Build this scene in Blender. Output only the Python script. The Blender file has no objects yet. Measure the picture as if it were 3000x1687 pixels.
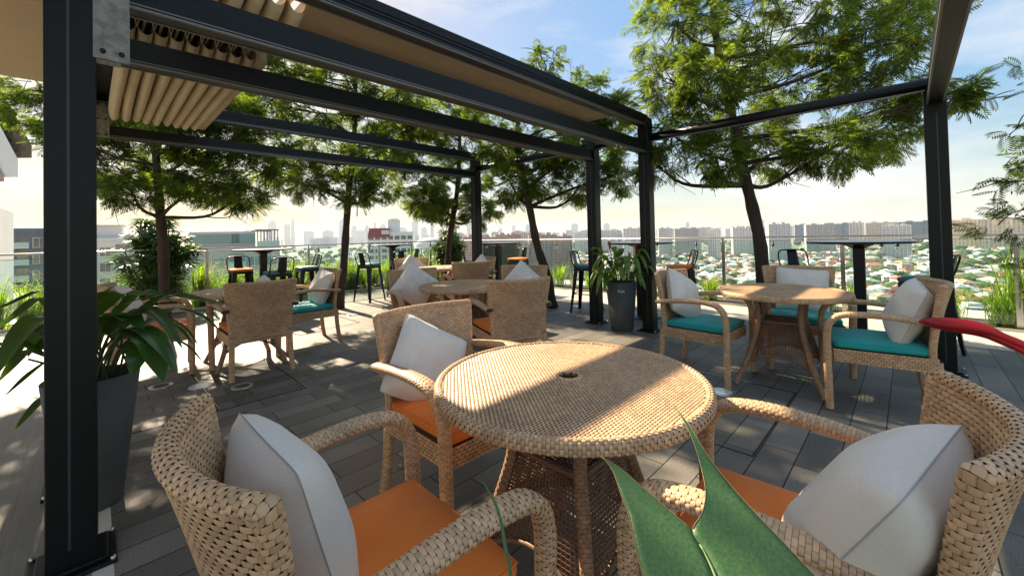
import bpy, math, random
import numpy as np
from mathutils import Matrix, Vector
R=math.radians; PI=math.pi; sin=math.sin; cos=math.cos
rng=np.random.default_rng(7); random.seed(7)
sc=bpy.context.scene; COL=sc.collection
# ---------------------------------------------------------------- camera
# world: x = along the paving rows, y = towards the sun side, z up; deck level z = 0
YAW=.7728; PITCH=.0173; ROLL=.0223; EYE=1.25
def cam_axes():
    cp,sp,cr,sr=cos(PITCH),sin(PITCH),cos(ROLL),sin(ROLL)
    f=Vector((0,cp,sp)); up=Vector((0,-sp,cp)); rt=Vector((1,0,0))
    r2=cr*rt-sr*up; u2=cr*up+sr*rt
    G=lambda v: Vector((v.x*sin(YAW)+v.y*cos(YAW), -v.x*cos(YAW)+v.y*sin(YAW), v.z))
    return G(r2),G(u2),G(f)
cr_,cu_,cf_=cam_axes()
cd=bpy.data.cameras.new('camera'); cam=bpy.data.objects.new('camera',cd); COL.objects.link(cam)
cam.matrix_world=Matrix(((cr_.x,cu_.x,-cf_.x,0),(cr_.y,cu_.y,-cf_.y,0),(cr_.z,cu_.z,-cf_.z,EYE),(0,0,0,1)))
cd.sensor_width=36; cd.sensor_fit='HORIZONTAL'; cd.lens=1192.2/3000*36; cd.shift_y=-(843.5-668.36)/3000
cd.clip_start=.02; cd.clip_end=40000
sc.camera=cam
# ---------------------------------------------------------------- light
SUN_EL=R(33.5); SUN_AZ=R(86.5)       # azimuth from +x
w=bpy.data.worlds.new("World"); sc.world=w; w.use_nodes=True
nt=w.node_tree; bg=nt.nodes['Background']
sky=nt.nodes.new('ShaderNodeTexSky'); sky.sky_type='NISHITA'; sky.sun_disc=False
sky.sun_elevation=SUN_EL; sky.sun_rotation=PI/2-SUN_AZ
sky.altitude=60; sky.air_density=1.0; sky.dust_density=1.4; sky.ozone_density=1.6
def N(nt,t,**k):
    n=nt.nodes.new(t)
    for a,b in k.items():
        if a.startswith('i_'):
            key=a[2:]; key=int(key) if key.isdigit() else key.replace('_',' ')
            n.inputs[key].default_value=b
        else: setattr(n,a,b)
    return n
SKYK=.62
tc=N(nt,'ShaderNodeTexCoord')
mp=N(nt,'ShaderNodeMapping'); mp.inputs['Scale'].default_value=(1,1,3.4); nt.links.new(tc.outputs['Generated'],mp.inputs[0])
cn=N(nt,'ShaderNodeTexNoise'); cn.inputs['Scale'].default_value=1.9; cn.inputs['Detail'].default_value=7; cn.inputs['Roughness'].default_value=.55
nt.links.new(mp.outputs[0],cn.inputs['Vector'])
crp=N(nt,'ShaderNodeValToRGB'); crp.color_ramp.elements[0].position=.43; crp.color_ramp.elements[1].position=.66
crp.color_ramp.elements[1].color=(.8,.8,.8,1)
nt.links.new(cn.outputs['Fac'],crp.inputs[0])
mx=N(nt,'ShaderNodeMix',data_type='RGBA'); nt.links.new(crp.outputs[0],mx.inputs['Factor'])
mx.inputs['B'].default_value=(1.75,1.73,1.70,1)
lum=N(nt,'ShaderNodeRGBToBW'); nt.links.new(sky.outputs[0],lum.inputs[0])
den=N(nt,'ShaderNodeMath',operation='MULTIPLY_ADD'); den.inputs[1].default_value=SKYK; den.inputs[2].default_value=1.; nt.links.new(lum.outputs[0],den.inputs[0])
rcp=N(nt,'ShaderNodeMath',operation='DIVIDE'); rcp.inputs[0].default_value=1.; nt.links.new(den.outputs[0],rcp.inputs[1])
tint=N(nt,'ShaderNodeVectorMath',operation='SCALE'); nt.links.new(sky.outputs[0],tint.inputs[0]); nt.links.new(rcp.outputs[0],tint.inputs['Scale'])
hs=N(nt,'ShaderNodeHueSaturation'); hs.inputs['Saturation'].default_value=1.3; nt.links.new(tint.outputs[0],hs.inputs['Color']); wm=N(nt,'ShaderNodeVectorMath',operation='MULTIPLY'); wm.inputs[1].default_value=(1.08,1.0,.88); nt.links.new(hs.outputs[0],wm.inputs[0]); nt.links.new(wm.outputs[0],mx.inputs['A']); nt.links.new(mx.outputs['Result'],bg.inputs['Color'])
bg.inputs['Strength'].default_value=.147
sd=bpy.data.lights.new('sun','SUN'); sun=bpy.data.objects.new('sun',sd); COL.objects.link(sun)
sd.energy=3.9; sd.angle=R(.6); sd.color=(1,.82,.60)
sv=Vector((cos(SUN_EL)*cos(SUN_AZ),cos(SUN_EL)*sin(SUN_AZ),sin(SUN_EL)))
sun.rotation_euler=sv.to_track_quat('Z','Y').to_euler()
sun['kind']='helper'
sc.view_settings.view_transform='Standard'; sc.view_settings.look='None'; sc.view_settings.gamma=1
sc.view_settings.exposure=2.08
sc.render.engine='CYCLES'
sc.cycles.max_bounces=7; sc.cycles.diffuse_bounces=4; sc.cycles.glossy_bounces=3; sc.cycles.transmission_bounces=6
sc.cycles.transparent_max_bounces=8; sc.cycles.volume_bounces=0; sc.cycles.caustics_reflective=False; sc.cycles.caustics_refractive=False
sc.cycles.use_denoising=True; sc.cycles.sample_clamp_indirect=6
# ---------------------------------------------------------------- materials
def mat(name,col,rough=.6,metal=0,spec=.5,var=0,vscale=20,col2=None,bump=0,bscale=200,island=0,trans=0,coat=0,stretch=None,sheen=0,bdist=.002):
    m=bpy.data.materials.new(name); m.use_nodes=True; t=m.node_tree; b=t.nodes['Principled BSDF']
    b.inputs['Roughness'].default_value=rough; b.inputs['Metallic'].default_value=metal
    b.inputs['Specular IOR Level'].default_value=spec; b.inputs['Coat Weight'].default_value=coat
    if sheen: b.inputs['Sheen Weight'].default_value=sheen
    c=(*col,1); b.inputs['Base Color'].default_value=c; out=None
    co=N(t,'ShaderNodeTexCoord'); src=co.outputs['Object']
    if stretch:
        q=N(t,'ShaderNodeMapping'); q.inputs['Scale'].default_value=stretch; t.links.new(src,q.inputs[0]); src=q.outputs[0]
    if var or col2:
        n=N(t,'ShaderNodeTexNoise',i_Scale=vscale,i_Detail=5.0,i_Roughness=.6); t.links.new(src,n.inputs['Vector'])
        r=N(t,'ShaderNodeValToRGB'); t.links.new(n.outputs['Fac'],r.inputs[0])
        r.color_ramp.elements[0].position=.36; r.color_ramp.elements[1].position=.64
        c2=col2 or tuple(x*(1-var) for x in col); r.color_ramp.elements[0].color=(*c2,1); r.color_ramp.elements[1].color=c
        out=r.outputs[0]
    if island:
        g=N(t,'ShaderNodeNewGeometry'); r=N(t,'ShaderNodeMapRange'); t.links.new(g.outputs['Random Per Island'],r.inputs[0])
        r.inputs['To Min'].default_value=1-island; r.inputs['To Max'].default_value=1+island*.6
        v=N(t,'ShaderNodeVectorMath',operation='SCALE')
        if out: t.links.new(out,v.inputs[0])
        else: v.inputs[0].default_value=col
        t.links.new(r.outputs[0],v.inputs['Scale']); out=v.outputs[0]
    if out: t.links.new(out,b.inputs['Base Color'])
    if bump:
        n=N(t,'ShaderNodeTexNoise',i_Scale=bscale,i_Detail=4.0); t.links.new(src,n.inputs['Vector'])
        u=N(t,'ShaderNodeBump',i_Strength=bump,i_Distance=bdist); t.links.new(n.outputs['Fac'],u.inputs['Height']); t.links.new(u.outputs[0],b.inputs['Normal'])
    if trans:
        tr=N(t,'ShaderNodeBsdfTranslucent'); ms=N(t,'ShaderNodeMixShader'); ms.inputs[0].default_value=trans
        tcol=tuple(min(1,x*k) for x,k in zip(col,(2.1,2.0,.7)))
        if out:
            v=N(t,'ShaderNodeMix',data_type='RGBA',blend_type='MULTIPLY'); v.inputs['Factor'].default_value=1
            t.links.new(out,v.inputs['A']); v.inputs['B'].default_value=(2.3,2.1,.7,1); t.links.new(v.outputs['Result'],tr.inputs[0])
        else: tr.inputs[0].default_value=(*tcol,1)
        o=t.nodes['Material Output']; t.links.new(b.outputs[0],ms.inputs[1]); t.links.new(tr.outputs[0],ms.inputs[2]); t.links.new(ms.outputs[0],o.inputs[0])
    return m
M={}
M['strap']=mat('wicker_strap',(.68,.43,.235),.42,spec=.45,var=.20,vscale=7,island=.24)
M['strapd']=mat('shaded_brown_strap',(.40,.225,.12),.45,spec=.45,var=.2,vscale=7,island=.24)  # darker strap copy for table legs, their shade mixed into the brown
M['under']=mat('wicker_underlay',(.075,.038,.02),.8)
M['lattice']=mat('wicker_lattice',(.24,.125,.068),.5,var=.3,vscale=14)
M['orange']=mat('orange_canvas',(.96,.235,.022),.75,var=.16,vscale=4,bump=.7,bscale=7,bdist=.02,sheen=.1)
M['teal']=mat('teal_canvas',(.010,.40,.375),.7,var=.16,vscale=4,bump=.7,bscale=7,bdist=.02,sheen=.1)
M['padteal']=mat('dark_teal_vinyl',(.045,.17,.165),.5)
M['linen']=mat('grey_linen',(.78,.715,.61),.9,var=.07,vscale=60,bump=.45,bscale=420,stretch=(1,6,1),sheen=.15,bdist=.0015)
M['seam']=mat('seam_thread',(.42,.40,.37),.9)
M['alu']=mat('dark_green_grey_aluminium',(.0062,.0078,.0065),.42,metal=.0,spec=.25,bump=.05,bscale=500)
M['alulip']=mat('brushed_edge',(.16,.16,.15),.5,metal=.4)
M['grv']=mat('groove_edge',(.03,.035,.033),.5)
M['black']=mat('black_steel',(.012,.012,.013),.42,metal=.3)
M['steel']=mat('stainless',(.55,.54,.52),.28,metal=1,var=.15,vscale=6)
M['galv']=mat('galvanised_plate',(.30,.28,.24),.48,metal=.6,var=.45,vscale=26,bump=.3,bscale=40)
M['canvas']=mat('cream_canopy_fabric',(.66,.55,.38),.85,var=.08,vscale=4,bump=.2,bscale=700)
M['soffit']=mat('sand_render',(.66,.52,.36),.9,var=.06,vscale=3,bump=.3,bscale=60)
M['white']=mat('white_plaster',(.76,.75,.72),.8,var=.08,vscale=.6)
M['cream']=mat('cream_stone',(.64,.58,.47),.75,var=.14,vscale=3,bump=.2,bscale=80)
M['soil']=mat('planter_soil',(.07,.045,.03),.95,var=.5,vscale=12,bump=1,bscale=30,bdist=.03)
M['bark']=mat('tree_bark',(.060,.042,.030),.9,var=.5,vscale=9,bump=1,bscale=22,bdist=.02,stretch=(1,1,.35))
M['leafA']=mat('tree_leaf',(.112,.180,.032),.5,spec=.4,island=.55,trans=.55,var=.5,vscale=1.6)
M['leafB']=mat('bush_leaf',(.06,.125,.022),.4,spec=.4,island=.45,trans=.35,var=.3,vscale=3)
M['leafP']=mat('broad_leaf',(.05,.125,.022),.32,spec=.5,trans=.28,var=.35,vscale=6,coat=.1)
M['leafV']=mat('variegated_leaf',(.15,.27,.04),.38,spec=.5,trans=.3,var=.5,vscale=14)
M['grass']=mat('grass_blade',(.25,.38,.04),.55,island=.4,trans=.5,var=.4,vscale=5)
M['stem']=mat('green_stem',(.06,.09,.03),.6)
M['agave']=mat('smooth_green_blade',(.075,.170,.055),.42,spec=.4,trans=.15,var=.30,vscale=9,bump=.35,bscale=9,stretch=(46,46,5),bdist=.0008)
M['rib']=mat('pale_midrib',(.20,.30,.10),.5)
M['agedge']=mat('dry_leaf_edge',(.30,.22,.09),.7)
M['red']=mat('red_bract',(.36,.008,.012),.42,spec=.4,var=.2,vscale=12,trans=.15)
M['potm']=mat('dark_cement_pot',(.075,.088,.084),.62,var=.3,vscale=5,bump=.2,bscale=60)
M['letter']=mat('white_lettering',(.8,.8,.78),.6)
M['bulb']=mat('socket_rubber',(.015,.015,.015),.5)
M['lightglass']=mat('frosted_lens',(.62,.66,.66),.25,spec=.6,var=.15,vscale=30)
M['tabletop']=mat('grey_laminate',(.34,.33,.31),.3,var=.15,vscale=2)
M['roofred']=mat('terracotta_tiles',(.36,.13,.07),.8,var=.3,vscale=.5)
M['tile']=mat('old_roof_tiles',(.16,.12,.08),.85,var=.5,vscale=8,bump=.8,bscale=14,bdist=.03)
def glassmat(name,tint,alpha):
    m=bpy.data.materials.new(name); m.use_nodes=True; t=m.node_tree; t.nodes.remove(t.nodes['Principled BSDF'])
    tr=N(t,'ShaderNodeBsdfTransparent'); tr.inputs[0].default_value=(*tint,1)
    gl=N(t,'ShaderNodeBsdfGlossy'); gl.inputs['Roughness'].default_value=.03; gl.inputs[0].default_value=(.85,.95,.95,1)
    fr=N(t,'ShaderNodeFresnel',i_IOR=1.45); mu=N(t,'ShaderNodeMath',operation='MULTIPLY'); mu.inputs[1].default_value=alpha
    t.links.new(fr.outputs[0],mu.inputs[0]); ms=N(t,'ShaderNodeMixShader'); t.links.new(mu.outputs[0],ms.inputs[0])
    t.links.new(tr.outputs[0],ms.inputs[1]); t.links.new(gl.outputs[0],ms.inputs[2]); t.links.new(ms.outputs[0],t.nodes['Material Output'].inputs[0])
    return m
M['glass']=glassmat('balustrade_glass',(.86,.95,.94),.9)
M['bulbglass']=glassmat('bulb_glass',(.93,.93,.9),1.)
def granite():
    m=bpy.data.materials.new('granite_paving'); m.use_nodes=True; t=m.node_tree; b=t.nodes['Principled BSDF']
    co=N(t,'ShaderNodeTexCoord'); br=N(t,'ShaderNodeTexBrick'); mpn=N(t,'ShaderNodeMapping'); t.links.new(co.outputs['Object'],mpn.inputs[0])
    mpn.inputs['Location'].default_value=(.02,.035,0); t.links.new(mpn.outputs[0],br.inputs[0])
    br.offset=.3; br.offset_frequency=2; br.inputs['Scale'].default_value=1; br.inputs['Brick Width'].default_value=.458; br.inputs['Row Height'].default_value=.1695
    br.inputs['Mortar Size'].default_value=.0032; br.inputs['Mortar Smooth'].default_value=.1; br.inputs['Bias'].default_value=0
    br.inputs['Color1'].default_value=(.108,.097,.077,1); br.inputs['Color2'].default_value=(.195,.176,.142,1); br.inputs['Mortar'].default_value=(.012,.012,.010,1)
    n=N(t,'ShaderNodeTexNoise',i_Scale=190.0,i_Detail=3.0); t.links.new(co.outputs['Object'],n.inputs[0])
    n2=N(t,'ShaderNodeTexNoise',i_Scale=1.7,i_Detail=4.0); t.links.new(co.outputs['Object'],n2.inputs[0])
    r1=N(t,'ShaderNodeMapRange',i_1=.3,i_2=.7,i_3=.45,i_4=1.6); t.links.new(n.outputs['Fac'],r1.inputs[0])
    r2=N(t,'ShaderNodeMapRange',i_1=.3,i_2=.7,i_3=.75,i_4=1.25); t.links.new(n2.outputs['Fac'],r2.inputs[0])
    mu=N(t,'ShaderNodeMath',operation='MULTIPLY'); t.links.new(r1.outputs[0],mu.inputs[0]); t.links.new(r2.outputs[0],mu.inputs[1])
    v=N(t,'ShaderNodeVectorMath',operation='SCALE'); t.links.new(br.outputs['Color'],v.inputs[0]); t.links.new(mu.outputs[0],v.inputs['Scale'])
    t.links.new(v.outputs[0],b.inputs['Base Color']); b.inputs['Roughness'].default_value=.62; b.inputs['Specular IOR Level'].default_value=.35
    bp=N(t,'ShaderNodeBump',i_Strength=.5,i_Distance=.004); iv=N(t,'ShaderNodeMath',operation='MULTIPLY_ADD'); iv.inputs[1].default_value=-1; iv.inputs[2].default_value=1
    t.links.new(br.outputs['Fac'],iv.inputs[0]); ad=N(t,'ShaderNodeMath',operation='MULTIPLY_ADD'); t.links.new(n.outputs['Fac'],ad.inputs[0]); ad.inputs[1].default_value=.25; t.links.new(iv.outputs[0],ad.inputs[2])
    t.links.new(ad.outputs[0],bp.inputs['Height']); t.links.new(bp.outputs[0],b.inputs['Normal'])
    return m
def bigtile(name,c1,c2,mort,bw,rh,streak=False,rough=.6):
    m=bpy.data.materials.new(name); m.use_nodes=True; t=m.node_tree; b=t.nodes['Principled BSDF']
    co=N(t,'ShaderNodeTexCoord'); br=N(t,'ShaderNodeTexBrick'); t.links.new(co.outputs['Object'],br.inputs[0]); br.offset=0
    br.inputs['Scale'].default_value=1; br.inputs['Brick Width'].default_value=bw; br.inputs['Row Height'].default_value=rh; br.inputs['Mortar Size'].default_value=.003
    br.inputs['Color1'].default_value=(*c1,1); br.inputs['Color2'].default_value=(*c2,1); br.inputs['Mortar'].default_value=(*mort,1)
    q=N(t,'ShaderNodeMapping'); t.links.new(co.outputs['Object'],q.inputs[0]); q.inputs['Scale'].default_value=(60,1.2,1) if streak else (2,2,2)
    n=N(t,'ShaderNodeTexNoise',i_Scale=2.0 if not streak else 1.5,i_Detail=5.0); t.links.new(q.outputs[0],n.inputs[0])
    r=N(t,'ShaderNodeMapRange',i_1=.3,i_2=.7,i_3=.78,i_4=1.12); t.links.new(n.outputs['Fac'],r.inputs[0])
    v=N(t,'ShaderNodeVectorMath',operation='SCALE'); t.links.new(br.outputs['Color'],v.inputs[0]); t.links.new(r.outputs[0],v.inputs['Scale']); t.links.new(v.outputs[0],b.inputs['Base Color'])
    b.inputs['Roughness'].default_value=rough
    return m
M['granite']=granite()
M['lighttile']=bigtile('beige_travertine_tile',(.235,.218,.18),(.215,.20,.165),(.16,.145,.12),1.2,.67,True)
M['whitepath']=bigtile('cream_paving',(.60,.55,.45),(.56,.51,.42),(.35,.32,.26),.6,.6)
# ---------------------------------------------------------------- mesh helpers
def link(o): COL.objects.link(o); return o
def tag(o,label=None,cat=None,group=None,kind=None):
    if label: o['label']=label
    if cat: o['category']=cat
    if group: o['group']=group
    if kind: o['kind']=kind
    return o
def empty(name,loc=(0,0,0),rz=0,label=None,cat=None,group=None):
    o=link(bpy.data.objects.new(name,None)); o.location=loc; o.rotation_euler=(0,0,rz); o.empty_display_size=.1
    return tag(o,label,cat,group)
class MB:
    def __init__(s): s.V=[];s.Q=[];s.F=[];s.n=0
    def add(s,v,q=None,f=None):
        v=np.asarray(v,float).reshape(-1,3); s.V.append(v)
        if q is not None and len(q): s.Q.append(np.asarray(q,int).reshape(-1,4)+s.n)
        if f:
            for a in f: s.F.append([i+s.n for i in a])
        s.n+=len(v); return s
    def box(s,x0,y0,z0,x1,y1,z1,rot=None,org=None):
        v=np.array([(x,y,z) for z in(z0,z1) for y in(y0,y1) for x in(x0,x1)],float)
        if rot is not None:
            c=np.array(org if org is not None else (0,0,0),float); a=np.array(rot.to_matrix() if hasattr(rot,'to_matrix') else rot); v=(v-c)@a.T+c
        return s.add(v,[(0,2,3,1),(4,5,7,6),(0,1,5,4),(2,6,7,3),(0,4,6,2),(1,3,7,5)])
    def bbox_(s,c,hx,hy,z0,z1,rz,b=0):
        ca,sa=cos(rz),sin(rz); pts=[(-hx,-hy),(hx,-hy),(hx,hy),(-hx,hy)]
        v=[(c[0]+x*ca-y*sa,c[1]+x*sa+y*ca,z) for z in(z0,z1) for x,y in pts]
        return s.add(v,[(3,2,1,0),(4,5,6,7),(0,1,5,4),(1,2,6,5),(2,3,7,6),(3,0,4,7)])
    def tube(s,pts,r,n=8,cap=True,flat=1.,side=None):
        P=np.array(pts,float); k=len(P); r=np.broadcast_to(np.array(r,float),(k,))
        T=np.gradient(P,axis=0); T/=np.linalg.norm(T,axis=1)[:,None]+1e-12
        ref=np.array(side if side is not None else ((0,0,1) if abs(T[:,2]).mean()<.8 else (1,0,0)),float)
        A=np.cross(T,ref); A/=np.linalg.norm(A,axis=1)[:,None]+1e-9; B=np.cross(A,T)
        a=np.linspace(0,2*PI,n,endpoint=False)
        v=P[:,None]+r[:,None,None]*(np.cos(a)[None,:,None]*A[:,None]+flat*np.sin(a)[None,:,None]*B[:,None])
        q=[(i*n+j,i*n+(j+1)%n,(i+1)*n+(j+1)%n,(i+1)*n+j) for i in range(k-1) for j in range(n)]
        f=[list(range(n))[::-1],[ (k-1)*n+j for j in range(n)]] if cap else None
        return s.add(v.reshape(-1,3),q,f)
    def lathe(s,prof,c=(0,0,0),n=32,capb=False,capt=False):
        a=np.linspace(0,2*PI,n,endpoint=False); k=len(prof)
        v=[(c[0]+r*cos(t),c[1]+r*sin(t),c[2]+z) for r,z in prof for t in a]
        q=[(i*n+j,i*n+(j+1)%n,(i+1)*n+(j+1)%n,(i+1)*n+j) for i in range(k-1) for j in range(n)]
        f=[]
        if capb: f.append(list(range(n))[::-1])
        if capt: f.append([(k-1)*n+j for j in range(n)])
        return s.add(v,q,f or None)
    def grid(s,Pm,closed=False):
        Pm=np.asarray(Pm,float); a,b=Pm.shape[:2]; i,j=np.meshgrid(np.arange(a-1),np.arange(b-1 if not closed else b),indexing='ij'); j2=(j+1)%b
        q=np.stack([i*b+j,i*b+j2,(i+1)*b+j2,(i+1)*b+j],-1).reshape(-1,4)
        return s.add(Pm.reshape(-1,3),q)
    def mesh(s,name,m,smooth=True):
        V=np.concatenate(s.V) if s.V else np.zeros((0,3)); Q=np.concatenate(s.Q) if s.Q else np.zeros((0,4),int)
        me=bpy.data.meshes.new(name); me.vertices.add(len(V)); me.vertices.foreach_set('co',V.ravel())
        tot=np.concatenate([np.full(len(Q),4,int),np.array([len(f) for f in s.F],int)]) if s.F else np.full(len(Q),4,int)
        li=np.concatenate([Q.ravel()]+[np.array(f) for f in s.F]).astype(int)
        me.loops.add(len(li)); me.loops.foreach_set('vertex_index',li)
        me.polygons.add(len(tot)); st=np.concatenate([[0],np.cumsum(tot)[:-1]]) if len(tot) else []
        me.polygons.foreach_set('loop_start',st); 
        me.polygons.foreach_set('use_smooth',np.full(len(tot),smooth)); me.update(calc_edges=True); me.validate()
        me.materials.append(m); return me
    def obj(s,name,m,parent=None,smooth=True,bevel=0):
        o=link(bpy.data.objects.new(name,s.mesh(name,m,smooth)))
        if bevel:
            b=o.modifiers.new('bevel','BEVEL'); b.width=bevel; b.segments=2; b.limit_method='ANGLE'
        if parent: o.parent=parent
        return o
def smooth_angle(o,deg=35):
    o.data.set_sharp_from_angle(angle=R(deg)); return o
def struct(name,mb,m,smooth=False):
    o=mb.obj(name,m,smooth=smooth); o['kind']='structure'; return o
def copy_tree(o,parent=None):
    c=o.copy(); COL.objects.link(c)
    if parent: c.parent=parent
    for ch in list(o.children): copy_tree(ch,c)
    return c
# ---- woven straps: S(u,v)->points ; bricks run along u, rows along v
def weave(mb,S,nu,nv,amp=.0018,gu=.03,gv=.07,off=.0009,keep=None,sgn=1,stag=.5,cu=False):
    jj,ii=np.meshgrid(np.arange(nv),np.arange(-1,nu+1),indexing='ij'); jj=jj.ravel(); ii=ii.ravel().astype(float)
    u0=(ii+stag*(jj%2)+gu/2)/nu; u1=(ii+1+stag*(jj%2)-gu/2)/nu
    if not cu:
        ok=(u1>0.0)&(u0<1.); u0=np.clip(u0,0,1); u1=np.clip(u1,0,1); ok&=(u1-u0)>.25/nu
    else: ok=(ii>=0)&(ii<nu)
    jj=jj[ok];u0=u0[ok];u1=u1[ok]
    v0=(jj+gv/2)/nv; v1=(jj+1-gv/2)/nv
    if keep is not None:
        k=keep((u0+u1)/2,(v0+v1)/2); u0,u1,v0,v1=u0[k],u1[k],v0[k],v1[k]
    if not len(u0): return
    su=np.array([0,.16,.5,.84,1.]); hu=np.array([-.75,.6,1,.6,-.75]); sv=np.array([0,.5,1.]); hv=np.array([-.45,0,-.45])
    U=(u0[:,None,None]+(u1-u0)[:,None,None]*su[None,:,None])+0*sv[None,None,:]
    V=(v0[:,None,None]+(v1-v0)[:,None,None]*sv[None,None,:])+0*su[None,:,None]
    h=off+amp*(hu[None,:,None]+hv[None,None,:])
    e=1e-3; P=S(U,V); du=S(U+e,V)-P; dv=S(U,V+e)-P; nn=np.cross(du,dv); nn/=np.linalg.norm(nn,axis=-1)[...,None]+1e-12
    P=P+sgn*nn*(h)[...,None]
    nb=len(u0); P=P.reshape(nb,15,3); q=np.array([(i*3+j,(i+1)*3+j,(i+1)*3+j+1,i*3+j+1) for i in range(4) for j in range(2)])
    mb.add(P.reshape(-1,3),(q[None]+np.arange(nb)[:,None,None]*15).reshape(-1,4))
def path_surf(pts,a,b,side,power=2.6,twist=None):
    P=np.array(pts,float); seg=np.linalg.norm(np.diff(P,axis=0),axis=1); s=np.concatenate([[0],np.cumsum(seg)]); L=s[-1]; s/=L
    A=np.broadcast_to(np.array(a,float),(len(P),)); B=np.broadcast_to(np.array(b,float),(len(P),)); side=np.array(side,float)
    if side.ndim==1: side=np.broadcast_to(side,P.shape)
    def S(u,v):
        v=np.clip(v,0,1.0); c=[np.interp(v,s,P[:,k]) for k in range(3)]; c=np.stack(c,-1)
        e=.012; c2=np.stack([np.interp(np.clip(v+e,0,1),s,P[:,k]) for k in range(3)],-1); c1=np.stack([np.interp(np.clip(v-e,0,1),s,P[:,k]) for k in range(3)],-1)
        T=c2-c1; T/=np.linalg.norm(T,axis=-1)[...,None]+1e-12
        sd=np.stack([np.interp(v,s,side[:,k]) for k in range(3)],-1)
        X=sd-(sd*T).sum(-1)[...,None]*T; X/=np.linalg.norm(X,axis=-1)[...,None]+1e-12; Y=np.cross(T,X)
        th=2*PI*u; cu,su=np.cos(th),np.sin(th); p=2/power
        x=np.sign(cu)*np.abs(cu)**p; y=np.sign(su)*np.abs(su)**p
        return c+np.interp(v,s,A)[...,None]*x[...,None]*X+np.interp(v,s,B)[...,None]*y[...,None]*Y
    return S,L
def smoothpath(pts,n=24):
    P=np.array(pts,float); k=len(P); out=[]
    Q=np.vstack([2*P[0]-P[1],P,2*P[-1]-P[-2]]); t=np.linspace(0,k-1,n)
    for x in t:
        i=min(int(x),k-2); f=x-i; p0,p1,p2,p3=Q[i],Q[i+1],Q[i+2],Q[i+3]
        out.append(.5*((2*p1)+(-p0+p2)*f+(2*p0-5*p1+4*p2-p3)*f*f+(-p0+3*p1-3*p2+p3)*f**3))
    return np.array(out)
def woven_tube(mb,mu,pts,a,b,side,row=.0125,nu=4,power=2.6,amp=.0016):
    S,L=path_surf(pts,a,b,side,power); nv=max(3,int(L/row))
    weave(mb,S,nu,nv,amp=amp,cu=True,gu=.02,gv=.07,off=.0012)
    uu,vv=np.meshgrid(np.linspace(0,1,17)[:-1],np.linspace(0,1,max(6,nv//3)),indexing='xy')
    sh=S(uu,vv); c=sh.mean(1,keepdims=True); mu.grid(c+(sh-c)*.935,closed=True)
    k=sh.shape[1]; base=mu.n
    for e in (0,-1):
        ring=c[e,0]+(sh[e]-c[e,0])*.97; mu.add(ring,None,[list(range(k)) if e else list(range(k))[::-1]])
# ---------------------------------------------------------------- wicker armchair (faces +y)
H_BACK=.862
def back_S(side):
    def S(u,v):
        x=(2*u-1); hw=.238+.050*v**1.15
        z=.345+(H_BACK-.345+.003*x*x)*v + .010*(1-x*x)*(1-v)
        y=-.262-.110*v**1.4+ (.022+.068*v)*x*x - side*.014
        return np.stack([hw*x,y,z],-1)
    return S
def finish(mb,mu,name,parent,m='strap'):
    o=mb.obj(name,M[m],parent); u=mu.obj(name+'_core',M['under'],o); u.name='weave_core'; return o
def make_chair():
    root=empty('wicker_armchair')
    # backrest
    mb,mu=MB(),MB()
    Sf,Sb=back_S(-1),back_S(1)
    weave(mb,Sf,24,42,amp=.0020,sgn=-1,gu=.05,gv=.12); weave(mb,Sb,24,42,amp=.0020,sgn=1,gu=.05,gv=.12)
    g=np.linspace(0,1,15); uu,vv=np.meshgrid(g,g,indexing='xy'); mu.grid(Sf(uu,vv)+np.array([0,-.002,0])); mu.grid(Sb(uu,vv)+np.array([0,.002,0]))
    Sm=back_S(0); e=[(0.0,v) for v in np.linspace(0,1,12)]+[(u,1.) for u in np.linspace(0.03,.97,14)]+[(1.,v) for v in np.linspace(1,0,12)]
    rim=np.array([Sm(np.array(a),np.array(b)) for a,b in e])
    woven_tube(mb,mu,rim,.0175,.0140,(0,1,0),row=.0118,nu=6,amp=.0019,power=2.1)
    low=np.array([Sm(np.array(a),np.array(0.)) for a in np.linspace(0,1,9)]); woven_tube(mb,mu,low,.017,.010,(0,1,0),row=.015,nu=3)
    finish(mb,mu,'backrest',root)
    # seat frame
    mb,mu=MB(),MB(); hx,y0,y1,z0,z1=.262,-.262,.262,.318,.408
    sides=[((-hx,y1),(hx,y1)),((hx,y1),(hx,y0)),((hx,y0),(-hx,y0)),((-hx,y0),(-hx,y1))]
    for (a,b) in sides:
        a=np.array(a);b=np.array(b)
        def S(u,v,a=a,b=b): 
            p=a+(b-a)*u[...,None]; return np.concatenate([p,(z0+(z1-z0)*v)[...,None]],-1)
        weave(mb,S,19,6,amp=.002,sgn=-1,off=.001,gu=.06,gv=.14)
    mu.box(-hx+.002,y0+.002,z0,hx-.002,y1-.002,z1-.004)
    finish(mb,mu,'seat_frame',root)
    # arms with front legs, rear legs
    for s in (-1,1):
        mb,mu=MB(),MB()
        pts=smoothpath([(s*.292,.296,.0),(s*.296,.298,.2),(s*.301,.300,.44),(s*.306,.292,.565),(s*.309,.248,.635),(s*.309,.155,.660),(s*.305,.0,.660),(s*.296,-.14,.646),(s*.286,-.285,.626)],34)
        a=np.interp(np.linspace(0,1,34),[0,.40,.52,1],[.023,.026,.034,.029]); b=np.interp(np.linspace(0,1,34),[0,.40,.52,1],[.022,.021,.0185,.0165])
        woven_tube(mb,mu,pts,a,b,(1,0,0),row=.0102,nu=7)
        finish(mb,mu,'armrest',root)
        mb,mu=MB(),MB()
        pts=smoothpath([(s*.238,-.262,.385),(s*.240,-.265,.25),(s*.246,-.282,.1),(s*.250,-.300,0)],12)
        woven_tube(mb,mu,pts,.021,.021,(1,0,0),row=.0125,nu=4); finish(mb,mu,'leg',root)
    return root
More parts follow.
